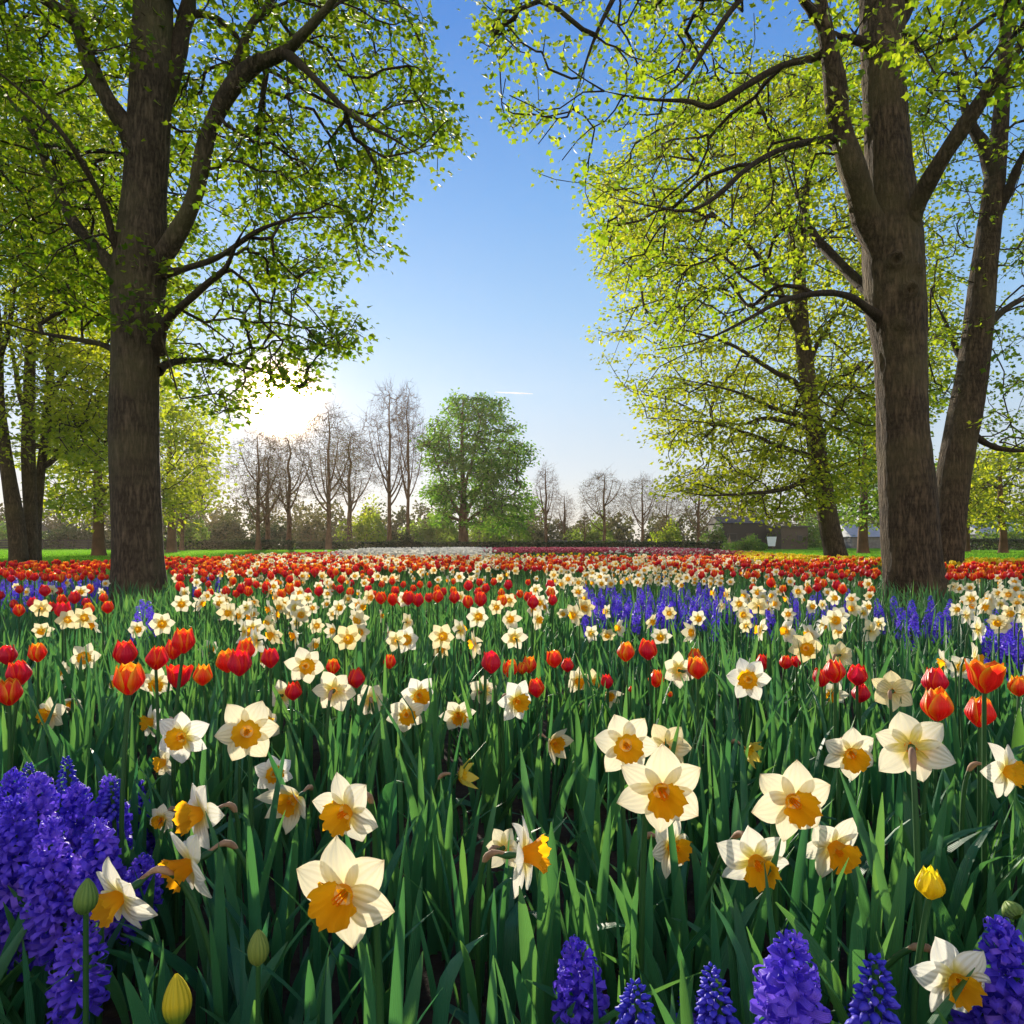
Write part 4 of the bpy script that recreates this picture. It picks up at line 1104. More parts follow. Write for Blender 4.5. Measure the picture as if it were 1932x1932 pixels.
TRU = [trumpet_geo(pr, *a).mesh('trumpet', M['trumpet']) for a in ((.026, .0092, .0220), (.028, .009, .0215), (.023, .0092, .0210), (.029, .0095, .0228))]
TRU_Y = trumpet_geo(pr, .016, .0075, .0155).mesh('trumpet', M['trumpet_yellow'])
SPK = [spike_geo(pr, h, n, big=1.6).mesh('flower_spike', M['hyacinth']) for h, n in ((.15, 32), (.135, 29), (.16, 35))]
SPK_LOOSE = spike_geo(pr, .15, 22, loose=1.0, big=1.25).mesh('flower_spike', M['hyacinth'])
MUS = [muscari_geo(pr, h, n).mesh('flower_spike', M['muscari']) for h, n in ((.075, 78), (.065, 66))]
HSTEM = stem_unit(.01, .005, .004).mesh('stem', M['stem'])
HLEAF = [one_blade(.22, .022, .08, .03, .3, 10, 4, .35, .4).mesh('leaf', M['broad']), one_blade(.18, .02, .10, .04, -.3, 10, 4, .35, .2).mesh('leaf', M['broad'])]

# whole small flowers, one mesh each, for those only a few pixels across
def whole_tulip(r, opn, lod):
    g = tulip_geo(r, opn, *((7, 5) if lod == 0 else (4, 3)), jit=1.0)
    g.V = [v+np.array((0, 0, .36)) for v in g.V]
    z = np.linspace(0, .365, 5 if lod == 0 else 2)
    g.merge(tube(np.stack([0*z, 0*z, z], 1), .0034, 5 if lod == 0 else 3, False), m=1)
    return g
def whole_daff(r, yaw, pitch, lod, half=False):
    g = Geo()
    p = perianth_geo(r, .8 if half else 0, *((6, 5) if lod == 0 else (4, 3)))
    c = trumpet_geo(r, .019, .0085, .018, *((5, 16) if lod == 0 else (3, 8)), stamens=False)
    f = np.array((math.sin(yaw)*math.cos(pitch), -math.cos(yaw)*math.cos(pitch), math.sin(pitch)))
    x = np.cross((0, 0, 1.0), f); x /= np.linalg.norm(x); y = np.cross(f, x); Mx = np.stack([x, y, f], 1)
    top = np.array((0, 0, .40))+f*.02
    g.merge(p, Mx*.84, top); g.merge(c, Mx*.84, top, 1)
    bz = bezier((0, 0, 0), (0, 0, .25), tuple(top-f*.05+np.array((0, 0, .03))), tuple(top-f*.004), 8 if lod == 0 else 4)
    g.merge(tube(bz, .003, 5 if lod == 0 else 3, False), m=2)
    return g
WT = [whole_tulip(pr, o, 0).mesh('tulip', [M['tulip'], M['stem']]) for o in (.12, .2, .3, .06)]
WD = [whole_daff(pr, y, p, 0, hf).mesh('daffodil', [M['petal'], M['trumpet'], M['stem']]) for y, p, hf in
      ((0, .15, 0), (.6, .0, 0), (-.6, .1, 0), (1.3, -.1, 0), (-1.2, -.2, 0), (2.6, .1, 0), (.3, -.4, 0), (-.2, .1, 1), (-2.4, 0, 0))]
WH = [None]*3
for i in range(3):
    g = spike_geo(pr, .14, 40, True); g.V = [v+np.array((0, 0, .13)) for v in g.V]
    z = np.linspace(0, .2, 3); g.merge(tube(np.stack([0*z, 0*z, z], 1), .004, 4, False), m=1)
    WH[i] = g.mesh('hyacinth', [M['hyacinth'], M['stem']])

COUNT = {'tulip': 0, 'daffodil': 0, 'hyacinth': 0}
def place(u, v, px, s0, lo, hi):
    """depth from the size seen and the flower's likely height"""
    d = s0*F/px; h = H-(v-1025)/F*d
    hc = min(max(h, lo), hi)
    if abs(hc-h) > 1e-6: d = (H-hc)*F/(v-1025); h = hc
    return (u-966)/F*d, d, h, px*d/F/s0
def root(name, x, y, label, cat, group=None):
    e = bpy.data.objects.new(name, None); COL.objects.link(e); e.location = (x, y, .004)
    tag(e, label, cat, group); e.empty_display_size = .05
    COUNT[name] = COUNT.get(name, 0)+1
    return e
def leaf_child(e, mesh, sc, a, off=.012):
    return link('leaf', mesh, e, (math.cos(a)*off, math.sin(a)*off, -.004), (0, 0, a-math.pi/2), sc)

def near_tulip(u, v, px, label, group=None, form=None, leaves=2, tilt=None):
    x, y, h, sc = place(u, v, px, .055, .33, .52)
    e = root('tulip', x, y, label, 'tulip', group)
    hs = h-.036*sc
    tx, ty = rng.normal(0, .07, 2) if tilt is None else tilt
    q = (Quaternion((0, 1, 0), tx) @ Quaternion((1, 0, 0), ty)) @ Quaternion((0, 0, 1), rng.uniform(0, 6.28))
    me = TUL_OPEN if form == 'open' else TUL_Y if form == 'yellow' else TUL[int(rng.integers(len(TUL)))]
    b = link('bloom', me, e, (0, 0, hs), q, sc*.86)
    link('stem', TSTEM[int(rng.integers(3))], e, (0, 0, -.004), (0, 0, rng.uniform(0, 6.28)), (1, 1, hs+.010))
    for k in range(leaves):
        leaf_child(e, TLEAF[int(rng.integers(4))], rng.uniform(.85, 1.15), rng.uniform(0, 6.28))
    return e

def near_daff(u, v, px, yaw, pitch, label, form='n', leaves=3, spathe=True, roll=None, group=None, s0=.093, lean=(0, 0)):
    x, y, h, sc = place(u, v, px, s0, .24, .50)
    c = np.array((-x, -y, H-h)); c /= np.linalg.norm(c); el = math.asin(c[2])
    az = math.atan2(-c[0], -c[1]) if False else math.atan2(x, y)
    yw = R(yaw)-az; pt = R(pitch)+el*math.cos(R(yaw)) if abs(yaw) < 91 else R(pitch)-el*.4
    f = Vector((math.sin(yw)*math.cos(pt), -math.cos(yw)*math.cos(pt), math.sin(pt)))
    ctr = Vector((x, y, h))
    back = ctr-f*.030*sc
    # the stem rises a little behind the flower
    hd = Vector((f.x, f.y, 0)); hd = hd.normalized() if hd.length > .05 else Vector((0, -1, 0))
    bs = back-hd*.035+Vector((rng.normal(0, .012), rng.normal(0, .012), 0)); bs = bs+Vector((lean[0], lean[1], 0)); bs.z = 0
    e = root('daffodil', bs.x, bs.y, label, 'daffodil', group)
    L = ctr-Vector((bs.x, bs.y, .004))
    q = f.to_track_quat('Z', 'Y') @ Quaternion((0, 0, 1), rng.uniform(0, 6.28) if roll is None else R(roll))
    pm = {'n': PER_W, 'p': PER, 'h': PER_HALF, 'y': [PER_Y]}[form]
    link('petals', pm[int(rng.integers(len(pm)))], e, L, q, sc)
    tm = TRU_Y if form == 'y' else TRU[int(rng.integers(4))]
    link('trumpet', tm, e, L, q, sc*(1.0 if form != 'y' else 1.25))
    Lb = L-f*.030*sc
    neck = bezier(L-f*.001, L-f*.012*sc, L-f*.022*sc, Lb, 6)
    p1 = Vector((0, 0, Lb.z*.72)); p2 = Lb-f*.045+Vector((0, 0, .022))
    body = bezier((0, 0, -.004), p1, p2, Lb, 22)
    st = tube(body[::-1], np.linspace(.0030, .0044, 22), 8, False)
    st.merge(tube(neck, np.array([.0052, .0034, .0040, .0052, .0048, .0031])*sc**.5, 8, False))
    so = link('stem', st.mesh('stem', M['stem']), e)
    if spathe:
        i0 = 17; sp = np.vstack([body[i0:20], [Lb*1.0+Vector((0, 0, .004))]])
        sp = body[15:22]
        rr = np.array([.0036, .0056, .0062, .0056, .0048, .0036, .0012])*.80
        gg = tube(sp+np.array((0, 0, .0012)), rr, 9, False)
        fl = sp[-1]+np.array((0, 0, .004)); tipd = (Vector(sp[-1])-Vector(sp[-3])).normalized()
        gg.merge(tube(bezier(sp[3]+np.array((0, 0, .004)), fl, Vector(fl)+tipd*.012, Vector(fl)+tipd*.026+Vector((0, 0, -.003)), 6), [.0026, .0030, .0026, .002, .0013, .0005], 6))
        link('spathe', gg.mesh('spathe', M['spathe']), so)
    for k in range(leaves):
        leaf_child(e, DLEAF[int(rng.integers(6))], rng.uniform(.82, 1.12), rng.uniform(0, 6.28), .018)
    return e

def near_hya(u, v, wpx, hpx, label, group=None, grape=False, loose=False, leaves=1):
    s0 = .036 if grape else .066
    base_h = (.055, .30) if grape else (.10, .34)
    hh = .075 if grape else .15
    d = s0*F/wpx; h = H-(v-1025)/F*d
    hc = min(max(h, base_h[0]), base_h[1])
    if hc != h: d = (H-hc)*F/(v-1025); h = hc
    x = (u-966)/F*d; sc = wpx*d/F/s0; scz = hpx*d/F/hh
    e = root('grape_hyacinth' if grape else 'hyacinth', x, d, label, 'grape hyacinth' if grape else 'hyacinth', group)
    me = MUS[int(rng.integers(2))] if grape else (SPK_LOOSE if loose else SPK[int(rng.integers(3))])
    z0 = max(.01, h-hh*scz/2)
    tl = rng.normal(0, .06, 2)
    link('flower_spike', me, e, (0, 0, z0-.004), (tl[0], tl[1], rng.uniform(0, 6.28)), (sc*(.95 if grape else .72), sc*(.95 if grape else .72), scz))
    link('stem', HSTEM, e, (0, 0, -.004), None, (.8, .8, z0+hh*scz*.85))
    for k in range(leaves):
        leaf_child(e, HLEAF[k % 2], rng.uniform(.8, 1.1), rng.uniform(-1.2, 4.3), .015)
    return e

# ------------------------------------------------------------------ the flowers one can tell apart
rng = np.random.default_rng(23)
NEAR_D = [
 (650,1685,190,-27,-22,'n','largest white daffodil, facing out with a wide orange trumpet, lowest in the middle'),
 (655,1530,134,-36,-20,'n','white daffodil right above the largest one, a leaf tip before its trumpet'),
 (380,1535,118,-62,-4,'n','side-on daffodil with a brown bent neck, upper of the two beside the hyacinths'),
 (360,1630,130,-66,-22,'n','side-on daffodil tipped down, lower of the two beside the hyacinths'),
 (228,1690,142,-58,-26,'n','nodding daffodil hanging over the violet hyacinths and the green bud'),
 (555,1508,92,-40,-20,'h','crumpled half-open yellow and cream daffodil left of the leaf-crossed one'),
 (517,1460,66,5,-5,'n','small white daffodil peeping from behind a leaf above the crumpled one'),
 (466,1380,108,-3,-9,'n','round-faced white daffodil with a broad orange cup, alone above the leaves'),
 (497,1368,62,20,0,'n','daffodil half hidden behind the round-faced one'),
 (343,1390,90,-28,-9,'n','white daffodil facing out in a group of three'),
 (289,1362,58,-72,0,'n','side-on daffodil at the top of the group of three'),
 (312,1438,58,-66,-6,'n','side-on daffodil at the bottom of the group of three'),
 (96,1347,62,-52,-8,'n','cream daffodil facing the picture edge under the red tulips, left side'),
 (305,1545,52,-30,-20,'p','pale daffodil mostly hidden behind the hyacinth clump'),
 (988,1612,132,76,4,'n','side-on daffodil with pointed petals and a ribbed orange trumpet, alone in mid-bed'),
 (950,1600,72,150,-6,'p','pale daffodil tucked behind the ribbed side-on one'),
 (866,1462,52,66,4,'y','small all-yellow daffodil on a thin brown neck'),
 (1180,1405,114,11,-13,'n','white daffodil with a round orange cup, at the head of the cluster'),
 (1258,1408,86,168,0,'p','white daffodil turned away, beside the head of the cluster'),
 (1247,1490,152,14,-26,'n','big white daffodil in the middle of the cluster, orange cup turned down'),
 (1265,1596,100,48,-14,'p','cream daffodil below the big one of the cluster, turned aside'),
 (1494,1510,142,26,-18,'n','big white daffodil on its own between cluster and nodding pair'),
 (1425,1622,130,18,-38,'n','nodding white daffodil under a brown papery arch'),
 (1572,1595,124,34,-34,'n','nodding white daffodil to the side of the papery arch one'),
 (1605,1420,98,18,-26,'n','white daffodil with two leaf tips crossing its cup'),
 (1720,1410,126,180,0,'p','large white daffodil seen from behind, stem down its middle'),
 (1896,1455,104,66,-2,'n','white daffodil on a brown hooked neck at the picture edge'),
 (1042,1400,62,42,-18,'h','half-closed cream daffodil with yellow inside, hanging from a thin hook'),
 (1408,1412,46,52,-20,'y','small yellow daffodil hanging from a thin arched neck'),
 (1802,1848,140,32,-30,'n','daffodil hanging from a long arched neck among the lowest hyacinths'),
 (1196,1358,26,20,0,'y','tiny yellow daffodil just above the head of the cluster'),
 (630,1303,72,172,0,'p','daffodil seen from behind next to a small red tulip bloom'),
 (700,1320,60,176,-8,'p','pale daffodil seen from behind with a green star centre'),
 (766,1347,68,10,-18,'n','white daffodil with a deep yellow cup, lower of two touching'),
 (790,1310,66,16,-16,'n','white daffodil with a small yellow cup, upper of two touching'),
 (864,1348,64,12,-32,'p','cream daffodil looking down, cup split by a leaf tip'),
 (912,1305,54,160,0,'p','slim cream daffodil turned half away below the red tulip row'),
 (973,1322,74,36,-14,'n','white daffodil with a tilted orange cup in the middle of the row'),
 (1088,1284,50,44,-22,'p','daffodil with a hooked neck, left one of two looking the same way'),
 (1118,1286,46,50,-8,'p','pointed white daffodil, right one of two looking the same way'),
 (1146,1310,44,30,-36,'h','yellowish drooping daffodil under a small orange tulip'),
 (1412,1281,76,-4,-4,'n','six-pointed white daffodil facing out among the right-hand tulips'),
 (1574,1308,48,-20,-30,'p','cream daffodil drooping under the pink-red tulip trio'),
 (1684,1304,72,172,0,'p','cream daffodil seen from behind between two tulip groups'),
 (1281,1265,62,-150,0,'p','daffodil turned away against the orange tulip pair'),
 (1520,1222,56,10,-10,'p','daffodil standing highest above the right-hand tulips'),
 (1585,1236,50,160,0,'p','daffodil seen from behind just above the pink-red tulip trio'),
 (576,1256,66,12,-6,'n','large-cupped cream daffodil right of the double red tulip'),
 (533,1312,54,160,-6,'p','daffodil partly behind a low red tulip'),
 (296,1288,58,-10,-26,'p','cream and yellow daffodil under the red tulip group'),
 (160,1240,50,-6,-6,'n','cream daffodil standing between the two left tulip groups'),
 (120,1266,36,-50,-6,'n','small daffodil side-on beside the lower red tulips'),
 (767,1207,46,-4,-2,'n','lone six-petalled daffodil in the dark green gap'),
 (830,1222,34,20,-30,'h','withered yellow daffodil in the dark green gap'),
 (135,1325,40,-10,-40,'h','drooping yellow daffodil on a bowed brown stem'),
 (222,1290,40,-40,-10,'p','pale daffodil against the lowest red tulip of the group'),
 (500,1240,42,-40,0,'p','cream daffodil showing behind the tall red tulip'),
 (395,1225,36,10,0,'p','cream daffodil wedged between the red tulip group and the double tulip'),
]
for (u, v, px, yaw, pitch, f, lab) in NEAR_D:
    near_daff(u, v, px, yaw, pitch, lab, f, leaves=0 if u == 1802 else 3 if px > 60 else 2, spathe=px > 45, lean={1802: (-.09, .02), 1425: (-.07, .02), 228: (.07, .0), 360: (.06, .01)}.get(u, (0, 0)))

NEAR_T = [
 (14,1232,38,'red tulip cut by the picture edge, upper one','',), (72,1228,36,'small upright red tulip near the left picture edge',''), (38,1265,48,'red tulip above the lowest one at the picture edge',''),
 (18,1302,50,'lowest red tulip at the left picture edge',''), (237,1228,48,'tall egg-shaped red tulip leading the left group',''), (243,1275,62,'wide orange-red tulip at the bottom of the left group',''),
 (294,1237,46,'red tulip in the heart of the left group',''), (326,1222,38,'orange-edged red tulip behind the heart of the left group',''), (346,1205,48,'highest red tulip of the left group',''),
 (335,1272,46,'loosely opening red tulip low in the left group',''), (382,1270,40,'narrow orange-tipped tulip ending the left group',''), (462,1222,40,'red tulip behind the double-looking one',''),
 (430,1243,44,'red tulip overlapped by its broader twin',''), (452,1246,50,'broad ribbed red tulip before its twin',''), (511,1238,38,'straight red tulip beside a cream daffodil',''),
 (628,1255,30,'single small orange-red tulip above the backward daffodil',''), (672,1276,38,'cup-shaped orange-red tulip alone on the dark leaves',''), (735,1246,28,'lone little red tulip in the dark gap',''),
 (553,1300,36,'red tulip in front of a pale backward daffodil',''), (928,1246,42,'large orange-streaked tulip starting the middle row',''), (960,1258,34,'red tulip second in the middle row',''),
 (998,1251,32,'red tulip third in the middle row',''), (1014,1295,36,'red tulip hanging below the middle row',''), (1047,1240,34,'orange-edged tulip, taller of the middle pair',''),
 (1071,1252,28,'orange-edged tulip, shorter of the middle pair',''), (1180,1226,38,'egg-shaped magenta-red tulip, first of the tall twins',''), (1223,1222,40,'red tulip with orange ribs, second of the tall twins',''),
 (1238,1277,34,'crimson tulip below the tall twins',''), (1310,1235,30,'orange tulip top seen behind the wide orange pair',''), (1317,1255,44,'wide orange tulip of the orange pair',''),
 (1147,1284,27,'small orange tulip above the drooping yellow daffodil',''), (1190,1301,13,'thin unopened red tulip under the tall twins',''), (1264,1311,12,'thin dark red closed tulip below the crimson one',''),
 (1440,1246,30,'red tulip leading the small trio by the six-pointed daffodil',''), (1481,1247,27,'slim red tulip in the small trio',''), (1503,1247,22,'narrow crimson tulip ending the small trio',''),
 (1551,1275,36,'crimson tulip half covered by the tallest pink-red one',''), (1576,1262,46,'tallest pink-red tulip of the right-hand trio',''), (1617,1270,40,'red tulip at the side of the right-hand trio',''),
 (1622,1303,38,'tilted orange-red tulip below the right-hand trio',''), (1765,1281,52,'orange-red tulip tucked behind the big orange one',''), (1767,1324,62,'big orange-striped tulip, one petal standing away',''),
 (1857,1272,62,'open tulip with flaring orange petals','open'), (1848,1338,58,'full red tulip lowest on the right side',''), (1922,1290,40,'red tulip cut by the right picture edge',''),
 (1755,1665,58,'yellow tulip on its own among broad leaves','yellow'), (985,1259,24,'small red tulip squeezed into the middle row',''), (1905,1160,14,'small distant red tulip by the far hyacinths',''),
]
for (u, v, px, lab, fm) in NEAR_T:
    e = near_tulip(u, v, px, lab, None, 'open' if u == 335 else fm or None, leaves=3 if px > 44 else 2)
    if fm == 'yellow':
        leaf_child(e, TLEAF[1], 1.35, math.pi, .045); leaf_child(e, TLEAF[3], 1.3, math.pi*1.15, .03)

# unopened buds in the foreground
def bud(u, v, px, hpx, label, mat, lean=0.0, leaves=2, tall=None):
    s0 = .022; d = s0*F/px; h = H-(v-1025)/F*d; hc = min(max(h, .14), .34)
    if hc != h: d = (H-hc)*F/(v-1025); h = hc
    x = (u-966)/F*d; w = px*d/F; ln = hpx*d/F
    e = root('tulip_bud', x, d, label, 'tulip bud')
    g = Geo()
    for k in range(3):
        n, m_ = 9, 7; t = np.linspace(0, 1, n)[:, None]; s = np.linspace(-1, 1, m_)[None, :]
        a = k*2.094+s*1.15; rad = w/2*np.sin(np.pi*(.10+.88*t**.8))**.75*(1+.05*s*s+.03*k/3)
        g.add(np.stack([rad*np.cos(a), rad*np.sin(a), ln*(t-.5)+0*a], -1).reshape(-1, 3), grid_quads(n, m_), t=np.broadcast_to(t, (n, m_)).ravel(), s=np.broadcast_to(s, (n, m_)).ravel())
    link('bloom', g.mesh('bloom', mat), e, (0, 0, h), (0, lean, rng.uniform(0, 3)))
    link('stem', TSTEM[0], e, (0, 0, -.004), None, (.8, .8, h-ln*.42))
    for k in range(leaves): leaf_child(e, TLEAF[int(rng.integers(4))], rng.uniform(.7, .95), rng.uniform(0, 6.28))
bud(162,1697,40,62,'green bud rising between the hyacinths and the nodding daffodil', M['bud'], .15)
bud(487,1793,38,64,'green bud with a faint red seam, alone low among strap leaves', M['bud'], 0)
bud(334,1893,50,84,'yellow-green bud at the very bottom edge, left of middle', M['bud_yellow'], .25)
bud(1908,1722,36,30,'small green bud near the right picture edge beside broad leaves', M['bud'], 1.0, leaves=1)
bud(258,1485,16,32,'small pointed green bud just above the hyacinth clump', M['bud'], 0)

NEAR_H = [
 (15,1520,74,150,'hyacinth cut by the picture edge at the top of the clump',0,0), (72,1545,80,150,'pale-lit hyacinth beside the top edge one',0,0), (28,1600,86,150,'hyacinth under the edge one, its florets pale violet',0,0),
 (145,1560,76,150,'hyacinth in the upper middle of the clump',0,0), (215,1555,72,150,'hyacinth at the upper rim facing the daffodils',0,0), (262,1570,60,150,'dark slender hyacinth forming the clump rim',0,0),
 (180,1620,92,160,'broad light-flecked hyacinth in the middle of the clump',0,0), (95,1650,92,160,'hyacinth with a red-brown stem showing through',0,0), (18,1690,84,160,'low hyacinth at the picture edge',0,0),
 (262,1660,76,110,'hyacinth peeping out behind the nodding daffodil',0,0), (225,1700,80,120,'shaded hyacinth under the nodding daffodil',0,0), (60,1740,86,140,'shaded hyacinth low in the clump behind a leaf',0,0),
 (118,1725,92,150,'loose hyacinth leaning out of the clump, florets curled',0,1), (140,1835,104,150,'lowest ragged hyacinth with wide gaps between florets',0,1),
 (128,1472,40,84,'tallest dark blue grape hyacinth above the clump',1,0), (55,1478,38,70,'dark blue grape hyacinth peeping above the edge hyacinths',1,0), (210,1500,42,72,'dark blue grape hyacinth by the pointed green bud',1,0), (112,1520,40,70,'grape hyacinth sunk between the clump tops',1,0),
 (1098,1860,108,190,'lone full violet hyacinth at the bottom of the middle bed',0,0), (1492,1858,138,210,'biggest violet hyacinth, tip crowned by blue bells',0,0), (1418,1915,90,110,'hyacinth at the bottom edge leaning on the biggest one',0,0),
 (1312,1925,90,90,'pale lilac hyacinth just rising over the bottom edge',0,0), (1912,1845,112,190,'violet hyacinth in the bottom corner behind the hanging daffodil',0,0), (1850,1925,104,120,'hyacinth beneath the hanging daffodil',0,0),
 (1200,1895,80,120,'blue grape hyacinth beside the lone full hyacinth',1,0), (1355,1888,78,110,'blue grape hyacinth behind the pale lilac hyacinth',1,0), (1650,1868,88,150,'fat blue grape hyacinth before the arched daffodil neck',1,0),
 (1612,1915,58,70,'small grape hyacinth leaning on the fat blue one',1,0), (1490,1770,40,64,'grape hyacinth tip above the biggest hyacinth',1,0), (1276,1895,42,56,'tiny grape hyacinth between two larger ones',1,0),
]
for (u, v, w, hh, lab, gr, lo) in NEAR_H:
    near_hya(u, v, w, hh, lab, None, bool(gr), bool(lo), leaves=0 if u > 1600 and v > 1840 else 2 if v > 1700 else 1)

# ------------------------------------------------------------------ the smaller flowers, zone by zone
def zone_pts(z, hlo, hhi):
    u0, u1, v0, v1, n = z
    pts = []
    for i in range(n):                       # keep them apart, as plants are
        best = None
        for k in range(6):
            q = (rng.uniform(u0, u1), rng.uniform(v0, v1)); s = min([abs(q[0]-a)+2.2*abs(q[1]-b) for a, b in pts] or [1e9])
            if best is None or s > best[0]: best = (s, q)
        pts.append(best[1])
    u, v = np.array(pts).T; h = rng.uniform(hlo, hhi, n)
    d = (H-h)*F/(v-1025)
    return np.stack([(u-966)/F*d, d, h], 1)
D_ZONES = [
 ((20,200,1100,1122,7),'small daffodil with the tulips by the far blue hyacinth strip','daffodils by the far hyacinth strip'),
 ((60,320,1150,1190,8),'cream daffodil on the dark leaves before the grey trunk','daffodils before the grey trunk'),
 ((340,430,1100,1145,12),'pale daffodil close beside the grey trunk','daffodils beside the grey trunk'),
 ((430,560,1092,1165,24),'cream daffodil in the crowd between grey trunk and sun','daffodils between grey trunk and sun'),
 ((440,700,1140,1215,22),'daffodil of the loose scatter before the left crowd','loose daffodils of the left middle'),
 ((560,700,1085,1150,22),'cream daffodil in the crowd below the bare trees','daffodils below the bare trees'),
 ((330,700,1060,1092,60),'tiny pale daffodil mixed into the far red tulips','daffodils in the far red tulips'),
 ((700,1040,1060,1095,60),'tiny pale daffodil in the mixed band below the large green tree','daffodils in the mixed band'),
 ((700,1010,1120,1215,16),'daffodil scattered behind the middle tulip row','daffodils behind the middle tulip row'),
 ((1040,1360,1066,1102,120),'cream daffodil in the dense pale band above the blue hyacinths','daffodils in the dense pale band'),
 ((1000,1120,1112,1160,14),'daffodil at the near end of the hyacinth strip','daffodils at the end of the hyacinth strip'),
 ((1120,1340,1148,1200,9),'daffodil standing before the blue hyacinth strip','daffodils before the hyacinth strip'),
 ((1350,1640,1080,1150,40),'daffodil between the slim leaning tree and the thick trunk','daffodils by the thick trunk'),
 ((1390,1680,1140,1195,15),'daffodil on the shaded grass before the thick trunk','daffodils before the thick trunk'),
 ((1795,1932,1090,1160,26),'pale daffodil beyond the thick trunk at the picture edge','daffodils beyond the thick trunk'),
 ((1800,1932,1150,1192,6),'small daffodil in the gap between thick trunk and open tulip','daffodils before the edge hyacinths'),
 ((1795,1835,1235,1262,3),'shrivelled yellow daffodil above the big orange tulip','daffodils above the big orange tulip'),
]
T_ZONES = [
 ((0,205,1058,1090,85),'red-orange tulip in the band before the left lawn','tulips before the left lawn'),
 ((0,205,1108,1150,16),'tulip of the small group left of the grey trunk','tulips left of the grey trunk'),
 ((322,700,1050,1080,200),'red tulip in the far band under the sun','tulips under the sun'),
 ((330,700,1074,1120,52),'tulip dotted among the daffodils under the bare trees','tulips dotted under the bare trees'),
 ((695,1045,1094,1135,40),'red tulip in the cluster before the middle daffodils','tulips before the middle daffodils'),
 ((700,1300,1049,1074,240),'red tulip in the far band before the large green tree','tulips before the large green tree'),
 ((1300,1660,1054,1086,120),'red tulip round the foot of the slim leaning tree','tulips round the slim leaning tree'),
 ((1400,1650,1072,1112,24),'orange-red tulip before the slim leaning tree','tulips before the slim leaning tree'),
 ((1790,1932,1060,1088,70),'red-orange tulip beyond the thick trunk','tulips beyond the thick trunk'),
]
H_ZONES = [
 ((1098,1366,1100,1142,58),'blue hyacinth in the thick strip of the middle bed','hyacinths of the middle strip'),
 ((1376,1600,1112,1146,18),'blue hyacinth in the thin strip leading to the thick trunk','hyacinths of the thin strip'),
 ((1658,1785,1126,1158,11),'blue hyacinth at the foot of the thick trunk','hyacinths at the thick trunk'),
 ((1866,1960,1150,1195,14),'blue hyacinth in the edge patch beyond the thick trunk','hyacinths of the edge patch'),
 ((0,205,1080,1112,36),'blue hyacinth in the far strip left of the grey trunk','hyacinths of the far left strip'),
 ((244,292,1132,1158,5),'blue hyacinth at the foot of the grey trunk','hyacinths at the grey trunk'),
 ((350,420,1060,1100,8),'tiny blue hyacinth mixed with tulips by the grey trunk','hyacinths by the far tulips'),
 ((1230,1300,1080,1090,3),'tiny blue hyacinth inside the dense pale band','hyacinths in the pale band'),
]
def gather(zones, hlo, hhi):
    rows = []
    for z, lab, grp in zones:
        for p in zone_pts(z, hlo, hhi): rows.append((p, lab, grp))
    rows.sort(key=lambda r: r[0][1])
    return rows
rest = {'tulip': [], 'daffodil': []}
for nm, zones, hl, hh, protos, h0 in (('daffodil', D_ZONES, .33, .44, WD, .40), ('tulip', T_ZONES, .36, .46, WT, .40)):
    for p, lab, grp in gather(zones, hl, hh):
        if COUNT[nm] < 296:
            k = int(rng.integers(len(protos)))
            o = link(nm, protos[k], None, (p[0], p[1], .004), (0, 0, rng.normal(0, .8) if nm == 'daffodil' else rng.uniform(0, 6.28)), p[2]/h0)
            tag(o, lab, nm, grp); COUNT[nm] += 1
        else: rest[nm].append(p)
for p, lab, grp in gather(H_ZONES, .31, .38):
    sz = rng.uniform(.9, 1.15)
    o = link('hyacinth', WH[int(rng.integers(3))], None, (p[0], p[1], .004), (rng.normal(0, .06), rng.normal(0, .06), rng.uniform(0, 6.28)), (sz*1.15, sz*1.15, p[2]/.27))
    tag(o, lab, 'hyacinth', grp)

# ------------------------------------------------------------------ far beds: masses nobody could count
def area(u0, u1, d0, d1, dens, edge=True, h=(.34, .46)):
    """random spots of ground between two depths and two picture columns"""
    n = int(dens*.5*(d1*d1-d0*d0)*(u1-u0)/F)
    d = np.sqrt(rng.uniform(d0*d0, d1*d1, n)); u = rng.uniform(u0, u1, n)
    if not edge or u0 > 500: u = u + rng.normal(0, 12, n)*(1 if edge else 0)
    if edge:
        k = d < bed_edge(u)-.15; d, u = d[k], u[k]
    return np.stack([(u-966)/F*d, d, rng.uniform(*h, len(d))], 1)
def mass(name, geos, pts, mats, label, cat, h0=.40, wide=1.0):
    pts = np.asarray(pts); g = Geo(); pick = rng.integers(0, len(geos), len(pts))
    for k, q in enumerate(geos):
        s = pts[pick == k]
        if not len(s): continue
        a = rng.uniform(0, 6.28, len(s)) if 'daff' not in name else rng.normal(0, .8, len(s))
        sc = s[:, 2]/h0
        m3 = rotz(a)*sc[:, None, None]; m3[:, :2, :] *= wide
        g.merge(q.spread(np.stack([s[:, 0], s[:, 1], np.full(len(s), .004)], 1), m3, rng.random(len(s))))
    o = link(name, g.mesh(name, mats)); tag(o, label, cat); kind(o, 'stuff')
    return o
LT_T = [whole_tulip(pr, o, 1) for o in (.14, .22, .32)]
LT_D = [whole_daff(pr, y, p, 1) for y, p in ((0, .1), (.8, 0), (-.8, 0), (2.4, 0))]
def keep_d(pts, f): return pts[f(pts)]
red = [np.array(rest['tulip']).reshape(-1, 3), area(-200, 330, 8.5, 14, 26), area(322, 640, 9.0, 22, 21), area(630, 1400, 9.3, 15, 21), area(1300, 1670, 9, 15, 14), area(1770, 2150, 8.2, 9.6, 20)]
mass('tulips', LT_T, np.vstack(red), [M['tulip'], M['stem']], 'far red and orange tulips running in a band across the bed', 'tulips', wide=1.2)
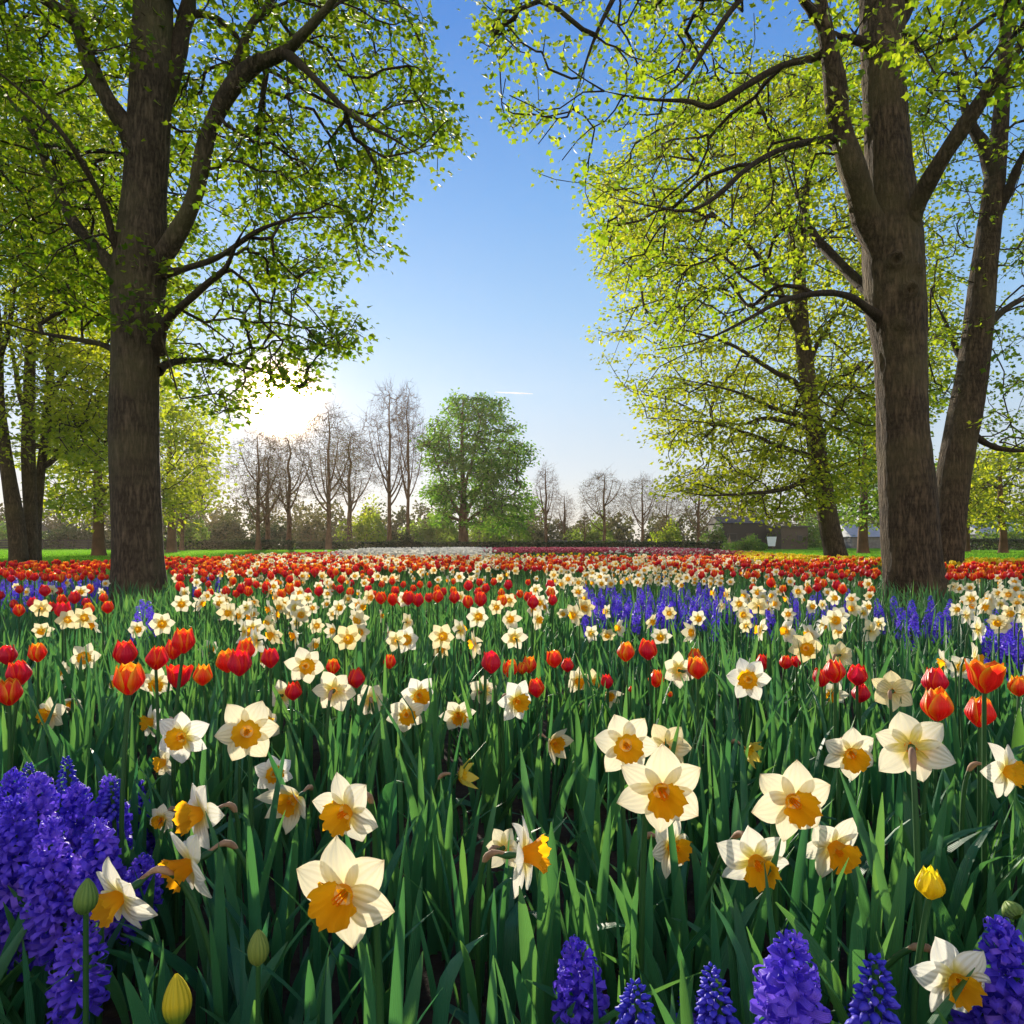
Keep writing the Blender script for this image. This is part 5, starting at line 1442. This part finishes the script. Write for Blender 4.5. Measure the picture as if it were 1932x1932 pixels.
mass('daffodils', LT_D, np.vstack([np.array(rest['daffodil']).reshape(-1, 3), area(420, 1000, 9, 17, 12), area(1000, 1400, 8.5, 14, 11)]), [M['petal'], M['trumpet'], M['stem']], 'far cream daffodils mixed into the tulip bands', 'daffodils', wide=1.15)
wt = np.vstack([area(640, 912, 15.0, 38, 62, h=(.30, .50)), area(1150, 1400, 20, 44, 6)]); wt = wt[np.array([noise.noise(Vector((p[0]*1.1, p[1]*.55, 7.7)))*.9+.62 > rng.random() for p in wt])]
mass('white_tulips', LT_T, wt, [M['tulip_white'], M['stem']], 'white tulips in a far bed before the large green tree', 'tulips', wide=1.5)
mass('pink_tulips', LT_T, np.vstack([area(905, 1330, 25, 46, 22), area(540, 645, 15, 26, 22)]), [M['tulip_pink'], M['stem']], 'pink and crimson tulips in the farthest bed', 'tulips', wide=1.35)
mass('lilac_tulips', LT_T, np.vstack([area(1230, 1420, 19, 34, 16)]), [M['tulip_pink'], M['stem']], 'pale pink tulips thinning out beside the lawn', 'tulips', wide=1.2)
mass('yellow_tulips', LT_T, np.vstack([area(1400, 1700, 11.5, 22, 46), area(1750, 2200, 9.4, 12.4, 70), area(880, 1120, 14, 19, 5)]), [M['tulip_yellow'], M['stem']], 'yellow tulips along the lawn edge behind the thick trunk', 'tulips', wide=1.25)

# ------------------------------------------------------------------ green leaves of the beds
def leaf_field(n_dens, d0, d1, k, hl, wl, umin=-260, umax=2190, lean=(.0, .14), fold=.26, tipp=5.0, minh=.5):
    p = area(umin, umax, d0, d1, n_dens, h=(0, 1)); n = len(p)
    x, y = p[:, 0], p[:, 1]
    pat = np.array([noise.noise(Vector((a*1.3, b*1.3, 3.3))) for a, b in zip(x, y)]) if n < 60000 else np.zeros(n)
    # the leaves stay a little shorter right under the lens
    h = rng.uniform(*hl, n)*(1+.25*pat)*np.interp(y, [.45, .75, 1.2, 3], [.70, .86, 1.0, 1.0])
    h = np.where(rng.random(n) < .18, h*.6, h)
    uu = x/y*F+966                               # leaves part before the nearest blooms
    for (fu, fv, fp, *_r) in NEAR_D[:32]:
        fd = .093*F/fp
        if fp < 50: continue
        cut = (y < fd) & (np.abs(uu-fu) < fp*.55)
        hm = H-(fv+fp*.42-1025)/F*y
        h = np.where(cut & (h > hm), np.maximum(hm, .06), h)
    a = rng.uniform(0, 6.28, n)
    la = rng.uniform(0, 6.28, n)
    return blades(n, x, y, h, rng.uniform(*wl, n), a, np.abs(rng.normal(0, 1, n))*(lean[1]-lean[0])*.6+lean[0], np.cos(la), np.sin(la), k,
                  np.where(rng.random(n) < .14, rng.uniform(.1, .4, n), 0.0), np.clip(rng.beta(1.6, 2.4, n)+.3*pat, 0, 1), tipp, fold, rng.normal(0, .7, n))
lf = Geo()
lf.merge(leaf_field(380, .50, 1.25, 10, (.24, .37), (.015, .027), -900, 2900))
lf.merge(leaf_field(280, 1.25, 2.6, 8, (.24, .40), (.013, .023), -800, 2800))
lf.merge(leaf_field(230, 2.6, 5.0, 5, (.22, .38), (.009, .018), -600, 2550))
lf.merge(leaf_field(110, 5.0, 9.0, 4, (.22, .36), (.011, .022), -450, 2400))
lf.merge(leaf_field(44, 9.0, 18.0, 3, (.22, .36), (.018, .035)))
lf.merge(leaf_field(13, 18.0, 47.0, 2, (.25, .38), (.05, .09)))
# broad tulip leaves among the straps
lf.merge(leaf_field(26, .55, 1.2, 10, (.16, .26), (.028, .045), lean=(.03, .18), tipp=2.6, fold=.3))
lf.merge(leaf_field(60, 1.15, 2.3, 8, (.18, .32), (.026, .048), lean=(.02, .14), tipp=2.6, fold=.3))
lf.merge(leaf_field(24, 2.3, 6, 6, (.18, .32), (.026, .048), lean=(.02, .14), tipp=2.6, fold=.3))
o = link('bulb_foliage', lf.mesh('bulb_foliage', M['blade'])); kind(o, 'stuff')
# lawn grass standing up beyond the beds
def lawn_area(u0, u1, d0, d1, dens):
    p = area(u0, u1, d0, d1, dens, False, (.03, .075)); uu = p[:, 0]/p[:, 1]*F+966
    return p[p[:, 1] > bed_edge(uu)+.05]
lp = np.vstack([lawn_area(-300, 600, 9, 30, 150), lawn_area(1320, 2250, 10, 30, 130), lawn_area(-300, 700, 30, 70, 24), lawn_area(1280, 2250, 30, 62, 24)])
n = len(lp); a = rng.uniform(0, 6.28, n)
gg = blades(n, lp[:, 0], lp[:, 1], lp[:, 2]*np.interp(lp[:, 1], [10, 30, 60], [.8, 1.1, 1.5]), .012+lp[:, 1]*.0016, a, rng.uniform(0, .05, n), np.cos(a), np.sin(a), 1, None, None, 3.0, .1)
o = link('lawn_grass', gg.mesh('lawn_grass', M['grass'])); kind(o, 'stuff')
print('COUNT', COUNT, 'objects', len(bpy.data.objects), 'blades verts', lf.n)
